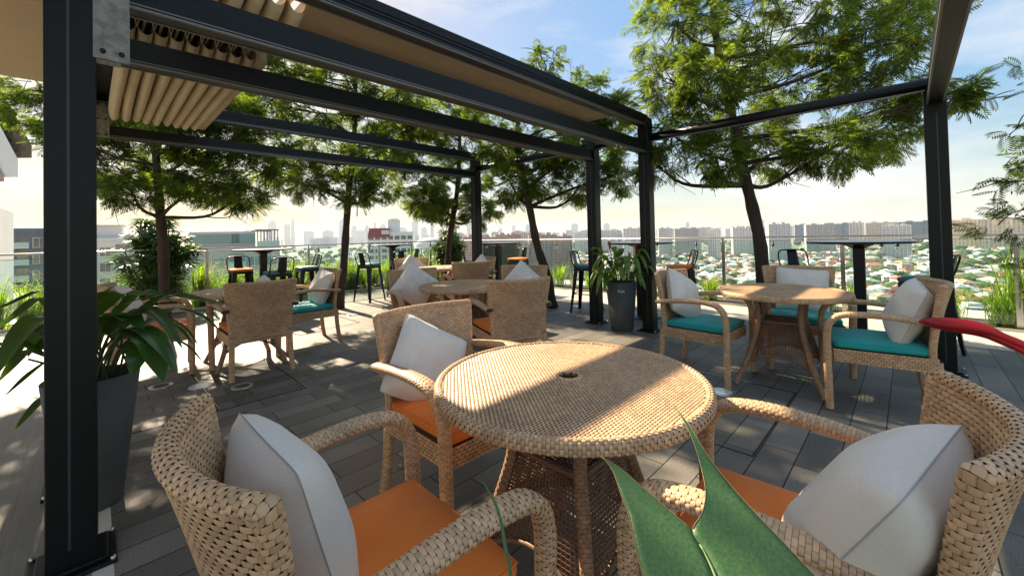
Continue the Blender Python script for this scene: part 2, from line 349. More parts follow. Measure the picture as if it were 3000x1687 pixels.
def cushion_mesh(name,m,hx=.246,hy=.25,th=.058):
    mb=MB(); n=15; t=np.linspace(-1,1,n); X,Y=np.meshgrid(t,t)
    sq=lambda a,b:(1-np.abs(a)**9)*(1-np.abs(b)**9)
    fx=X*hx*(1-.02*Y*Y); fy=Y*hy*(1-.02*X*X)
    # rounded corners
    rr=.10; 
    top=th*.5+.014*(1-X*X)*(1-Y*Y)-.012*np.exp(-((X-.05)**2+(Y+.1)**2)/.18)+.0022*np.sin(5*X+2*Y)*np.cos(4*Y-X)*(1-X*X)*(1-Y*Y); k=np.clip(sq(X,Y),0,1)**.35
    e=.985
    mb.grid(np.stack([fx*e,fy*e,np.where(k<.02,th*.35,top*(.75+.25*k))],-1)); mb.grid(np.stack([fx*e,fy*e,-(th*.42)*np.ones_like(X)],-1)[::-1])
    ring=[(t[i],-1.) for i in range(n)]+[(1.,t[i]) for i in range(1,n)]+[(-t[i],1.) for i in range(1,n)]+[(-1.,-t[i]) for i in range(1,n-1)]
    rows=[]
    for zz,s in ((th*.35,.985),(th*.22,1.005),(0,1.012),(-th*.25,1.005),(-th*.42,.985)):
        rows.append([(x*hx*s*(1-.02*y*y),y*hy*s*(1-.02*x*x),zz) for x,y in ring])
    mb.grid(np.array(rows)[::-1],closed=True)
    me=mb.mesh(name,m); q=MB(); P=[(x*hx*1.012*(1-.02*y*y),y*hy*1.012*(1-.02*x*x),th*.26) for x,y in ring]; q.tube(P+[P[0]],.0036,6,cap=False); PIPING[me.name]=q.mesh('piping',m); return me
PIPING={}
PROTO=make_chair()
CUSH={k:cushion_mesh('seat_cushion',M[k]) for k in('orange','teal')}
FIRST=[True]
def place_chair(x,y,deg,color,label):
    global PROTO
    if FIRST[0]: c=PROTO; FIRST[0]=False
    else:
        c=copy_tree(PROTO)
        for ch in list(c.children):
            if ch.name.startswith('seat_cushion'):
                for s in list(ch.children): bpy.data.objects.remove(s)
                bpy.data.objects.remove(ch)
    c.location=(x,y,0); c.rotation_euler=(0,0,R(deg-90)); tag(c,label,'armchair','wicker armchairs around the dining tables')
    q=link(bpy.data.objects.new('seat_cushion',CUSH[color])); q.parent=c; q.location=(0,.012,.438)
    tag(q,color+' seat cushion'); pp=link(bpy.data.objects.new('piping',PIPING[q.data.name])); pp.parent=q
    return c
# pillow
def pillow_mesh(seed,size=.44,fat=.098):
    r=np.random.default_rng(seed); n=25; t=np.linspace(-1,1,n); X,Y=np.meshgrid(t,t)
    shapeX=X*(1-.055*(1-Y*Y))*(1-.05*np.abs(X*Y)**6); shapeY=Y*(1-.055*(1-X*X))*(1-.05*np.abs(X*Y)**6)
    th=fat*np.clip((1-np.abs(X)**2.6)*(1-np.abs(Y)**2.6),0,1)**.5
    ph=r.uniform(0,6,6); wr=np.zeros_like(X)
    for k in range(5):
        a=r.uniform(0,PI); f=r.uniform(3,8); wr+=.0026*np.sin(f*(X*cos(a)+Y*sin(a))*PI*.5+ph[k]+1.5*np.sin(2*Y+ph[5]))
    rad=np.sqrt(X*X+Y*Y); crn=np.clip(rad-.75,0,1); wr+=.010*crn*np.sin(9*np.arctan2(Y,X)*2+ph[0])*np.clip(1-np.abs(np.abs(X)-np.abs(Y)),0,1)*(th>.004)
    env=(th/fat)
    mb=MB(); s=size/2
    sag=-.05*s*(Y<0)*(1-X*X)*0
    mb.grid(np.stack([shapeX*s,shapeY*s,th+wr*env],-1)[::-1]); mb.grid(np.stack([shapeX*s,shapeY*s,-th*1.0-wr[::-1]*env],-1))
    me=mb.mesh('pillow',M['linen'])
    e=[(t[i],-1.) for i in range(n)]+[(1.,t[i]) for i in range(1,n)]+[(-t[i],1.) for i in range(1,n)]+[(-1.,-t[i]) for i in range(1,n-1)]
    pts=[(x*(1-.055*(1-y*y))*(1-.05*abs(x*y)**6)*s*1.004,y*(1-.055*(1-x*x))*(1-.05*abs(x*y)**6)*s*1.004,0) for x,y in e]; pts.append(pts[0])
    mb2=MB(); mb2.tube(pts,.0015,6,cap=False); return me,mb2.mesh('seam',M['seam'])
PIL=[pillow_mesh(s) for s in (3,5,11)]
def place_pillow(chair,k,roll,label,dx=0,dy=0,dz=0,lean=20,yaw=0,scale=1):
    me,sm=PIL[k]; o=link(bpy.data.objects.new('throw_pillow',me)); 
    L=Matrix.Translation((dx,-.185+dy,.655+dz))@Matrix.Rotation(R(yaw),4,'Z')@Matrix.Rotation(R(90+lean),4,'X')@Matrix.Rotation(R(roll),4,'Z')@Matrix.Scale(scale,4)
    W=Matrix.Translation(chair.location)@chair.rotation_euler.to_matrix().to_4x4()@L
    o.matrix_world=W; tag(o,label,'pillow','grey throw pillows on the armchairs')
    s=link(bpy.data.objects.new('seam',sm)); s.parent=o
    return o
# ---------------------------------------------------------------- wicker table
def make_table():
    root=empty('wicker_table'); RT=.455; ZT=.742
    mb,mu=MB(),MB()
    def S(u,v): return np.stack([(u*2-1)*RT,(v*2-1)*RT,np.full(np.broadcast(u,v).shape,ZT)],-1)
    def keep(u,v):
        r=np.hypot(u*2-1,v*2-1); return (r<.978)&(r>.085)
    weave(mb,S,60,92,amp=.0013,gu=.10,gv=.26,keep=keep,off=.0008,sgn=1)
    mu.lathe([(.036,.712),(.036,.741),(RT-.004,.741)],n=64)
    mu.lathe([(RT-.004,.706),(.10,.706)],n=48)
    a=np.linspace(0,2*PI,97); ring=np.stack([np.cos(a)*(RT+.002),np.sin(a)*(RT+.002),np.full(97,ZT-.016)],-1)
    side=np.stack([np.cos(a),np.sin(a),0*a],-1)
    woven_tube(mb,mu,ring,.014,.020,side,row=.0105,nu=6,amp=.002)
    ring=np.stack([np.cos(a)*.041,np.sin(a)*.041,np.full(97,ZT-.001)],-1); woven_tube(mb,mu,ring,.007,.006,side,row=.009,nu=3,amp=.0012)
    finish(mb,mu,'tabletop',root)
    for k in range(4):
        t=PI/4+k*PI/2; d=np.array([cos(t),sin(t),0]); mb,mu=MB(),MB()
        pts=smoothpath([d*.235+[0,0,.708],d*.212+[0,0,.62],d*.205+[0,0,.50],d*.245+[0,0,.36],d*.320+[0,0,.17],d*.415+[0,0,0]],18)
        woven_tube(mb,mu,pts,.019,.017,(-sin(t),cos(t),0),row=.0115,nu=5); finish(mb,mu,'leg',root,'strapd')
    # lattice skirt, one panel per side, plus shelf
    def half(z): return np.interp(z,[.17,.36,.50],[.315,.240,.200])/math.sqrt(2)
    for k in range(4):
        t=k*PI/2; d=np.array([cos(t),sin(t),0]); e=np.array([-sin(t),cos(t),0]); mb=MB()
        zb=lambda q: .165+.085*(1-(q)**2)      # arched lower edge, q in -1..1
        for z in np.arange(.17,.495,.0135):
            qm=1.
            if z<.25:
                qm=math.sqrt(max(0,1-(z-.165)/.085))
                spans=[(-1,-qm),(qm,1)]
            else: spans=[(-1,1)]
            for a0,b0 in spans:
                if b0-a0<.04: continue
                p=[d*half(z)+e*half(z)*q+[0,0,z+ .0] for q in np.linspace(a0,b0,7)]
                mb.tube(p,.0046,4,flat=.5)
        for q in np.linspace(-.96,.96,23):
            zs=np.linspace(zb(q),.498,6); p=[d*(half(z)+.001)+e*half(z)*q+[0,0,z] for z in zs]; mb.tube(p,.0042,4,side=tuple(d),flat=.5)
        p=[d*(half(zb(q))+.002)+e*half(zb(q))*q+[0,0,zb(q)] for q in np.linspace(-1,1,15)]; mb.tube(p,.010,6)
        p=[d*(half(.5)+.002)+e*half(.5)*q+[0,0,.5] for q in np.linspace(-1,1,5)]; mb.tube(p,.011,6)
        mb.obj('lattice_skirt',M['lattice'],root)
    mb=MB(); h=half(.5)-.012
    for q in np.linspace(-h,h,15): mb.tube([(-h,q,.492),(h,q,.492)],.005,4,flat=.4); mb.tube([(q,-h,.496),(q,h,.496)],.005,4,flat=.4)
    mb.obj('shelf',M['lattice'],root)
    return root
TP=make_table(); TF=[True]
def place_table(x,y,rz,label):
    if TF[0]: c=TP; TF[0]=False
    else: c=copy_tree(TP)
    c.location=(x,y,0); c.rotation_euler=(0,0,R(rz)); tag(c,label,'table','round wicker dining tables'); return c
place_table(1.18,.885,0,'largest round wicker table nearest the camera, between the three orange-cushioned chairs')
place_table(2.70,3.34,0,'round wicker table in the middle of the deck, behind the nearest table')
place_table(4.05,5.55,0,'small far round wicker table, just beyond the middle wicker table')
place_table(1.09,4.98,0,'round wicker table at left, mostly hidden behind the chair seen from the back')
place_table(3.97,.775,3,'round wicker table at right among the three chairs with teal cushions')
K=place_chair
c1=K(.460,.955,-1,'orange','orange-cushioned wicker chair at bottom left, seen from behind its curved back')
c2=K(1.238,1.586,-91,'orange','orange-cushioned wicker chair behind the left side of the nearest table')
c3=K(1.225,.228,92,'orange','large orange-cushioned wicker chair at the bottom right corner')
m1=K(2.56,3.95,-104,'orange','wicker chair with a pointed pillow on the left side of the middle table')
m2=K(2.66,2.68,69,'orange','wicker chair seen from behind, right in front of the middle table')
m3=K(3.40,3.27,203,'orange','wicker chair with pillow on the right side of the middle table')
f1=K(3.85,6.15,-115,'orange','far wicker chair whose pillow tip rises above the middle table chair')
f2=K(3.97,4.86,67,'orange','far wicker chair with its plain back turned, before the far table')
f3=K(4.62,5.5,180,'orange','farthest wicker chair, on the right side of the far table')
l1=K(.38,5.25,-6,'orange','wicker chair at left half hidden by the leaves of the big potted plant')
l2=K(1.09,4.62,90,'orange','wicker chair with its broad woven back turned to the camera, left of centre')
l3=K(1.80,5.28,180,'teal','teal-cushioned wicker chair beside the slim tree trunk at left')
r1=K(3.80,1.34,-93,'teal','teal-cushioned wicker chair left of the right-hand table')
r2=K(4.62,.73,196,'teal','teal-cushioned wicker chair behind the right-hand table, in front of the tree trunk')
r3=K(3.92,.19,100,'teal','teal-cushioned wicker chair right of the right-hand table, beside the black post')
PL=place_pillow
PL(c1,0,0,'pillow standing on the bottom left orange chair',dx=-.11,dy=.045,dz=-.06,lean=15,yaw=2)
PL(c2,1,33,'pillow on the orange chair behind the nearest table, one corner up',dx=.06,dz=-.05,scale=.93)
PL(c3,2,0,'large pillow on the orange chair at the bottom right corner',dx=-.09,dy=.045,dz=-.04,lean=30,yaw=-14,scale=1.07)
PL(m1,1,40,'pillow set on its point on the left chair of the middle table',dz=.03)
PL(m2,0,20,'pillow barely showing in the chair seen from behind at the middle table')
PL(m3,2,38,'pillow set on its point on the right chair of the middle table',dz=.01)
PL(f1,0,40,'small far pillow behind the left chair of the middle table',dz=.02)
PL(f3,1,35,'farthest pillow, on the chair beyond the far table')
PL(l1,2,5,'pillow above the big potted plant at left',dy=.02)
PL(l2,1,42,'pillow whose tip just clears the broad chair back left of centre',dz=.0)
PL(l3,0,6,'pillow leaning on the teal chair beside the slim trunk',dy=.01)
PL(r1,1,28,'pillow on the teal chair left of the right-hand table',dx=-.03,dz=-.01)
PL(r2,2,4,'flat pillow on the teal chair behind the right-hand table',dx=-.02)
PL(r3,0,8,'puffy upright pillow on the teal chair next to the red leaf',dy=.02)
# ---------------------------------------------------------------- setting: deck
def sheet(name,x0,y0,x1,y1,z,m,th=.2):
    mb=MB(); mb.box(x0,y0,z-th,x1,y1,z); return struct(name,mb,m)
sheet('deck_floor',.048,-6,6.3,9.5,0,M['granite'])
sheet('border_strip',-.012,-6,.048,9.5,0.001,M['cream'])
sheet('side_floor',-9,-6,-.012,9.5,0,M['lighttile'])
sheet('white_path',6.3,-6,7.42,9.5,.002,M['whitepath'])
mb=MB(); mb.box(7.42,-7,-.3,7.50,9.6,.03); mb.box(-9,9.5,-.3,7.42,9.58,.03); struct('planter_kerb',mb,M['cream'])
mb=MB(); mb.box(7.50,-7,-.3,8.25,10.35,-.02); mb.box(-9,9.58,-.3,7.5,10.35,-.02); struct('planter_soil',mb,M['soil'])
mb=MB(); mb.box(8.25,-7,-.6,9.0,11.1,.0); mb.box(-9,10.35,-.6,8.25,11.1,.0); mb.box(8.9,-7,-14,9.0,11.1,-.6); mb.box(-9,11.0,-14,9.0,11.1,-.6); struct('roof_ledge',mb,M['cream'])
# access hatches
def hatch(x0,y0,x1,y1,label):
    r=empty('floor_hatch',(x0,y0,0),0,label,'floor hatch','access hatches in the paving')
    mb=MB(); t=.007
    W,H=x1-x0,y1-y0
    mb.box(0,0,0,W,t,.003); mb.box(0,H-t,0,W,H,.003); mb.box(0,t,0,t,H-t,.003); mb.box(W-t,t,0,W,H-t,.003)
    mb.obj('gap_frame',M['black'],r,smooth=False)
    mb=MB(); mb.box(W+.003,0,0,W+.007,H,.004); mb.obj('steel_edge',M['steel'],r,smooth=False)
hatch(.645,3.685,1.249,5.15,'square access hatch under the broad-backed chair at left')
hatch(.15,3.70,.640,5.19,'access hatch beside the potted plant, left of the other hatch')
hatch(2.53,.65,3.737,1.49,'long access hatch between the nearest table and the right-hand table')
hatch(4.55,3.75,5.35,5.0,'access hatch by the leaning tree trunk')
hatch(2.0,5.9,2.75,6.9,'access hatch in the sunlit paving near the slim trunk')
def uplight(x,y,label,plain=False,r=.085):
    t=empty('ground_light',(x,y,0),0,label,'ground light','round lights and covers set in the paving')
    mb=MB(); mb.lathe([(r,.0),(r,.004),(r*.96,.006),(r*.66,.006),(r*.64,.003)],n=40); mb.obj('steel_ring',M['steel'],t)
    mb=MB(); mb.lathe([(r*.645,.004),(.001,.0045)] if not plain else [(r*.9,.0065),(.001,.0075)],n=40); mb.obj('lens' if not plain else 'cover_plate',M['lightglass'] if plain or x>3 else M['black'],t)
uplight(.40,4.72,'steel ring light beside the big potted plant, leftmost of three')
uplight(.64,4.44,'plain pale round cover, middle of the three beside the potted plant',True,.09)
uplight(.885,4.15,'steel ring light under the broad-backed chair, rightmost of three')
uplight(3.38,1.08,'pale round light at the right edge of the nearest table',True,.085)
uplight(5.8,4.15,'white round cover on the paving beyond the leaning trunk',True,.09)
uplight(2.95,6.6,'round cover in the sunlit paving beside the slim trunk',True,.09)
# ---------------------------------------------------------------- pergola
W2=.07
def bar(mb,x0,y0,z0,x1,y1,z1): mb.box(x0,y0,z0,x1,y1,z1)
POSTS=[(-.065,2.39,3.3),(4.93,2.39,2.70),(4.91,3.17,2.70),(4.93,5.72,2.72),(5.10,-.19,2.52),(-.065,3.17,3.3),(-.065,5.72,3.3)]
BAY=['near black post at the left edge of the deck','black post beside the potted plant with red flowers, on its right','black post on the left of the potted plant with red flowers','thin far black post in the middle of the view','black post at right behind the teal chair','house-side post behind the near post','house-side post farthest from the camera']
pg=empty('pergola',(0,0,0),0,'black aluminium pergola frame with posts, long beams and cross rails over the tables','pergola')
for (x,y,h),lb in zip(POSTS,BAY):
    mb=MB(); a=W2
    mb.box(x-a,y-a,.0,x+a,y+a,h); 
    o=mb.obj('post',M['alu'],pg,smooth=False,bevel=.006); o['label']=lb
    g=MB()
    for s in(-1,1):
        g.box(x-.010,y+s*a-(.0015 if s<0 else -.0005),.09,x-.002,y+s*a+(.0015 if s>0 else -.0005),h-.3)
        g.box(x+s*a-(.0015 if s<0 else -.0005),y-.010,.09,x+s*a+(.0015 if s>0 else -.0005),y-.002,h-.3)
    g.obj('groove',M['grv'],o,smooth=False)
    b=MB(); b.box(x-.125,y-.125,.0,x+.125,y+.125,.016); b.box(x-.1,y-.1,.016,x+.1,y+.1,.03)
    b.obj('base_plate',M['alu'],o,smooth=False,bevel=.005)
    for sx in(-1,1):
        for sy in(-1,1): b=MB(); b.lathe([(.009,.016),(.009,.026),(.002,.028)],(x+sx*.112,y+sy*.112,0),8); b.obj('bolt',M['steel'],o)
def beam(name,x0,x1,y,z0,z1,w=.05,lip=True,label=None):
    mb=MB(); mb.box(x0,y-w,z0,x1,y+w,z1); o=mb.obj(name,M['alu'],pg,smooth=False,bevel=.004)
    if label: o['label']=label
    if lip:
        g=MB(); g.box(x0+.01,y-w-.003,z0+.014,x1-.01,y-w+.001,z0+.020); g.box(x0+.01,y-w-.004,z0-.004,x1-.01,y-w+.008,z0+.006); g.box(x0+.01,y+w-.008,z0-.004,x1-.01,y+w+.004,z0+.006)
        g.obj('lip',M['alulip'],o,smooth=False)
    return o
for (y,z0,z1) in ((2.39,2.255,2.40),(3.17,2.27,2.41),(5.72,2.315,2.43)):
    beam('beam',0.0,4.86,y,z0,z1)
for (y,z0,z1,x0) in ((2.39,2.60,2.74,-.0),(3.17,2.62,2.80,-.0),(5.72,2.64,2.78,-.0)):
    o=beam('roof_rail',x0,4.94,y,z0,z1,.045)
    g=MB(); g.box(x0+.02,y-.052,z0+.05,4.92,y-.0455,z0+.058); g.box(x0+.02,y-.052,z0+.075,4.92,y-.0455,z0+.079); g.obj('track_line',M['black'],o,smooth=False)
beam('beam',-.0,5.04,-.19,2.30,2.44,.05)
def cross(x,y0,y1,z0,z1,w=.045):
    mb=MB(); mb.tube([(x,y0,(z0+z1)/2),(x,y1,(z0+z1)/2)],(z1-z0)/2,14,flat=1.,side=(0,0,1)); o=mb.obj('cross_rail',M['alu'],pg)
    g=MB(); g.box(x-w,y0+.02,z0-.006,x-w+.012,y1-.02,z0+.004); g.obj('lip',M['alulip'],o,smooth=False)
cross(4.97,-.15,2.33,2.40,2.51); cross(4.97,3.23,5.66,2.44,2.545); cross(4.97,2.45,3.11,2.44,2.50)
mb=MB(); mb.box(-.12,-.3,2.62,-.005,6.0,2.80); mb.obj('house_beam',M['alu'],pg,smooth=False)
for y,z0,z1 in ((3.17,2.225,2.66),(2.39,2.0,2.60),(5.72,2.3,2.66)):
    mb=MB(); mb.box(-.003,y-.075,z0,.105,y-.063,z1); o=mb.obj('bracket_plate',M['galv'],pg,smooth=False)
    for dx in(.025,.08):
        for z in(z0+.03,z1-.03,(z0+z1)/2): b=MB(); b.tube([(dx,y-.075,z),(dx,y-.087,z)],.009,8); b.obj('bolt',M['black'],o)
# fabric roof of the narrow bay and the gathered folds
mb=MB(); X=np.linspace(.95,4.70,60); Y=np.linspace(2.425,3.135,9); XX,YY=np.meshgrid(X,Y)
mb.grid(np.stack([XX,YY,2.775+.006*np.sin(XX*14)*np.sin((YY-2.42)/.71*PI)-.012*np.sin((YY-2.42)/.71*PI)],-1)); mb.grid(np.stack([XX,YY,2.781+0*XX],-1)[::-1])
o=mb.obj('canopy_cloth',M['canvas']); tag(o,'cream fabric roof stretched over the narrow bay between two long beams','awning')
def folds(x0,x1,n,y0,y1,z,dep,label,point):
    t=empty('gathered_canopy',(x0,y0,0),0,label,'awning'); pitch=(x1-x0)/n
    for i in range(n):
        mb=MB(); c=(i+.5)*pitch; hw=pitch*.50; ys=np.linspace(0,y1-y0,30); rows=[]
        for y in ys:
            e=min(y,(y1-y0)-y); f=.62+.38*min(1,e/.10)**.5; d=dep*f*(1+.05*sin(3*y+i*2)); sh=.004*sin(2.2*y+i*1.7)
            prof=[]
            for a in np.linspace(0,1,15):
                th=PI*a; xx=-cos(th)*hw*(.96 if point else 1.0); zz=-(sin(th)**(.62))*d; prof.append((c+xx+sh,y,z+zz))
            rows.append(prof)
        mb.grid(np.array(rows)); o=mb.obj('fold',M['canvas'],t)
        s=MB(); s.tube([(c-hw,-.012,z-dep*.45),(c-hw*.5,-.06,z+.01)],.0025,5); s.tube([(c+hw,-.012,z-dep*.45),(c+hw*.5,-.06,z+.01)],.0025,5); s.tube([(c,0.0,z-.005),(c,y1-y0,z-.005)],.008,6)
        s.obj('sling',M['canvas'],o)
    return t
folds(.10,.80,9,3.26,5.62,2.60,.145,'cream canopy fabric gathered into long hanging folds at upper left',False)
folds(.38,.86,5,2.47,3.09,2.66,.17,'short gathered canopy folds hanging at the top edge of the view',True)
mb=MB(); mb.box(.80,3.24,2.50,.86,5.62,2.63); o=mb.obj('canopy_bar',M['canvas']); tag(o,'pale bar leading the gathered canopy folds along their right side','awning bar')
o=MB(); o.box(.0,3.23,2.70,.95,5.66,2.715); o=o.obj('added_dark_plate',M['alu'],pg,smooth=False)  # added dark plate hiding the sky and its light above the folds
# house soffit and neighbouring tiled roof
mb=MB(); mb.add([(-8,5.30,2.78),(-.13,5.78,2.78),(-.13,1.2,2.78),(-8,1.2,2.78),(-8,5.30,2.98),(-.13,5.78,2.98),(-.13,1.2,2.98),(-8,1.2,2.98)],[(3,2,1,0),(4,5,6,7),(0,1,5,4),(1,2,6,5),(2,3,7,6),(3,0,4,7)])
o=mb.obj('roof_overhang',M['soffit'],smooth=False); tag(o,'sand-coloured rendered roof overhang filling the top left corner','roof overhang')
# ---------------------------------------------------------------- railing
def railing():
    r=empty('glass_railing',(0,0,0),0,'long frameless-look glass railing with stainless handrail and posts around the deck','railing')
    zt=1.125; path=[(-9,9.66),(7.46,9.66),(7.56,9.56),(7.56,-7)]
    for (a,b) in (((-9,9.66),(7.5,9.66)),((7.56,9.6),(7.56,-7))):
        mb=MB(); mb.tube([(a[0],a[1],zt),(b[0],b[1],zt)],.026,14,flat=.62); mb.obj('handrail',M['steel'],r)
    def post(x,y):
        mb=MB(); mb.box(x-.026,y-.010,.0,x+.026,y+.010,zt-.08) if abs(y-9.66)<.01 else mb.box(x-.010,y-.026,0,x+.010,y+.026,zt-.08)
        mb.box(x-.012,y-.012,zt-.08,x+.012,y+.012,zt-.016); mb.box(x-.06,y-.045,-.0,x+.06,y+.045,.012)
        mb.obj('rail_post',M['steel'],r,smooth=False)
    xs=[-8.2,-6.6,-4.9,-3.3,-1.7,-.1,1.5,3.35,5.05,6.6]
    for x in xs: post(x,9.66)
    ys=[8.6,7.05,5.5,3.95,2.30,.70,-.90,-2.5,-4.1]
    for y in ys: post(7.56,y)
    for a,b in zip(xs[:-1],xs[1:]):
        mb=MB(); mb.box(a+.035,9.668,.06,b-.035,9.680,zt-.07); mb.obj('glass_pane',M['glass'],r,smooth=False)
    for a,b in zip(ys[:-1],ys[1:]):
        mb=MB(); mb.box(7.568,b+.035,.06,7.580,a-.035,zt-.07); mb.obj('glass_pane',M['glass'],r,smooth=False)
railing()
# string lights
def festoon():
    r=empty('string_lights',(0,0,0),0,'black string of hanging bulbs strung along under the handrail','string lights')
    spots=[(x,9.60) for x in (-6.4,-4.9,-3.4,-1.93,-.18,1.35,2.35,3.55,4.75,5.95,7.1)]+[(7.5,y) for y in (8.3,7.1,5.9,4.75,3.45,2.73,1.55,.28,.12,-1.32,-1.42,-2.4)]
    pts=[]
    for i,(x,y) in enumerate(spots):
        pts.append((x,y,1.07))
        if i<len(spots)-1:
            x2,y2=spots[i+1]; pts.append(((x+x2)/2,(y+y2)/2,1.075 if i%3 else 1.045))
    mb=MB(); mb.tube(smoothpath(pts,160),.0035,5); mb.obj('cable',M['bulb'],r)
    sm=MB(); sm.lathe([(.002,0),(.010,-.01),(.012,-.05),(.021,-.055),(.022,-.085),(.016,-.088)],n=12); bm=MB(); bm.lathe([(.014,-.086),(.027,-.105),(.030,-.125),(.022,-.148),(.002,-.155)],n=12)
    s0=sm.mesh('socket',M['bulb']); b0=bm.mesh('bulb',M['bulbglass'])
    for i,(x,y) in enumerate(spots):
        s=link(bpy.data.objects.new('socket',s0)); s.parent=r; s.location=(x,y,1.07); b=link(bpy.data.objects.new('bulb',b0)); b.parent=s
festoon()
# ---------------------------------------------------------------- bar tables and stools
def make_bar():
    r=empty('bar_table'); mb=MB(); mb.lathe([(.02,1.078),(.46,1.078),(.465,1.084),(.465,1.098),(.458,1.103),(.02,1.103)],n=64,capb=True,capt=True); o=mb.obj('table_top',M['tabletop'],r); smooth_angle(o)
    mb=MB(); mb.lathe([(.4665,1.079),(.468,1.09),(.4665,1.101)],n=64); mb.obj('edge_band',M['black'],r)
    mb=MB(); mb.box(-.05,-.05,.02,.05,.05,1.05); mb.add([(-.05,-.05,1.02),(.05,-.05,1.02),(.05,.05,1.02),(-.05,.05,1.02),(-.15,-.15,1.074),(.15,-.15,1.074),(.15,.15,1.074),(-.15,.15,1.074)],[(0,1,5,4),(1,2,6,5),(2,3,7,6),(3,0,4,7),(4,5,6,7)])
    mb.obj('column',M['black'],r,smooth=False)
    mb=MB(); mb.lathe([(.26,0),(.26,.014),(.24,.022),(.06,.03)],n=40,capb=True,capt=True); smooth_angle(mb.obj('base',M['black'],r)); return r
BTP=make_bar(); first=True
for x,y,lb in ((2.07,8.15,'high round bar table at left near the glass-balconied apartment block'),(4.72,8.42,'high round bar table in front of the white and red building'),
    (5.72,5.98,'high round bar table right of the thin far pergola post'),(5.66,2.87,'high round bar table behind the potted plant with red flowers'),(5.85,.40,'high round bar table at right behind the teal-cushioned chairs')):
    c=BTP if first else copy_tree(BTP); first=False; c.location=(x,y,0); tag(c,lb,'bar table','high bar tables along the railing')
def make_stool():
    r=empty('bar_stool')
    mb=MB()
    for s,zz in ((.165,.70),(.175,.665)): pass
    mb.add([(-.155,-.155,.705),(.155,-.155,.705),(.155,.155,.705),(-.155,.155,.705),(-.165,-.165,.66),(.165,-.165,.66),(.165,.165,.66),(-.165,.165,.66)],[(0,1,2,3),(0,4,5,1),(1,5,6,2),(2,6,7,3),(3,7,4,0)]); mb.obj('seat_pan',M['black'],r,smooth=False)
    for sx in(-1,1):
        for sy in(-1,1):
            mb=MB(); a=np.array([sx*.15,sy*.15,.70]);b=np.array([sx*.215,sy*.215,0])
            w1,w2=.034,.016
            mb.add([a,a-[sx*w1*2,0,0],b-[sx*w2*2,0,0],b,a-[0,sy*w1*2,0],b-[0,sy*w2*2,0]],[(0,1,2,3),(0,3,5,4)]); 
            o=mb.obj('leg',M['black'],r,smooth=False); so=o.modifiers.new('t','SOLIDIFY'); so.thickness=.006
    mb=MB()
    for z in(.30,):
        h=.15+(.70-z)/.70*.065-.006; mb.tube([(-h,-h,z),(h,-h,z)],.009,6);mb.tube([(h,-h,z),(h,h,z)],.009,6);mb.tube([(h,h,z),(-h,h,z)],.009,6);mb.tube([(-h,h,z),(-h,-h,z)],.009,6)
    h=.158; mb.tube([(-h,-h,.60),(h,-h,.60)],.005,6);mb.tube([(h,-h,.60),(h,h,.60)],.005,6);mb.tube([(h,h,.60),(-h,h,.60)],.005,6);mb.tube([(-h,h,.60),(-h,-h,.60)],.005,6)
    mb.obj('footrest',M['black'],r)
    mb=MB(); mb.tube(smoothpath([(-.165,-.06,.68),(-.175,-.15,.76),(-.175,-.195,.90),(-.15,-.21,.955),(-.08,-.222,.97),(.08,-.222,.97),(.15,-.21,.955),(.175,-.195,.90),(.175,-.15,.76),(.165,-.06,.68)],40),.0095,8); mb.obj('back_hoop',M['black'],r)
    mb=MB(); X=np.linspace(-1,1,5); Z=np.linspace(0,1,6); rows=[[(x*(.075-.015*z),-.155-.065*z-.006*(1-x*x),.69+.275*z) for x in X] for z in Z]; mb.grid(np.array(rows)); o=mb.obj('back_splat',M['black'],r); so=o.modifiers.new('t','SOLIDIFY'); so.thickness=.004
    return r
SP=make_stool(); sf=True
PADM={k:cushion_mesh('seat_pad',M[k],.165,.165,.05) for k in('orange','padteal')}
STOOLS=[(1.86,8.75,-90,'orange','orange-padded bar stool left of the leftmost bar table, its back to the railing'),
(2.10,7.45,95,'teal','bar stool with dark back turned to camera at the leftmost bar table'),
(2.78,8.10,180,'teal','teal-padded bar stool right of the leftmost bar table'),
(3.83,7.75,20,'teal','teal-padded bar stool right of the slim trunk, its four legs in full view'),
(4.52,7.80,75,'teal','bar stool whose black hoop back shows above a far wicker chair'),
(5.30,8.60,190,'teal','light-coloured bar stool back behind the black hoop back'),
(5.30,6.28,-35,'teal','bar stool hidden behind the thin far post'),
(6.45,6.12,180,'orange','orange-padded bar stool beyond the far wicker tables, beside the leaning trunk'),
(6.02,2.43,125,'orange','orange-padded bar stool just right of the post by the flower pot'),
(5.50,3.72,-75,'teal','bar stool behind the post on the left of the flower pot'),
(6.40,1.02,215,'teal','bar stool whose back leans behind the tree trunk at right'),
(5.68,-.10,75,'teal','large teal-padded bar stool beside the right-hand post')]
for x,y,d,cl,lb in STOOLS:
    c=SP if sf else copy_tree(SP); 
    if not sf:
        for ch in list(c.children):
            if ch.name.startswith('seat_pad'): bpy.data.objects.remove(ch)
    sf=False; c.location=(x,y,0); c.rotation_euler=(0,0,R(d-90)); tag(c,lb,'bar stool','metal bar stools at the high tables')
    q=link(bpy.data.objects.new('seat_pad',PADM['padteal' if cl=='teal' else cl])); q.parent=c; q.location=(0,0,.728)
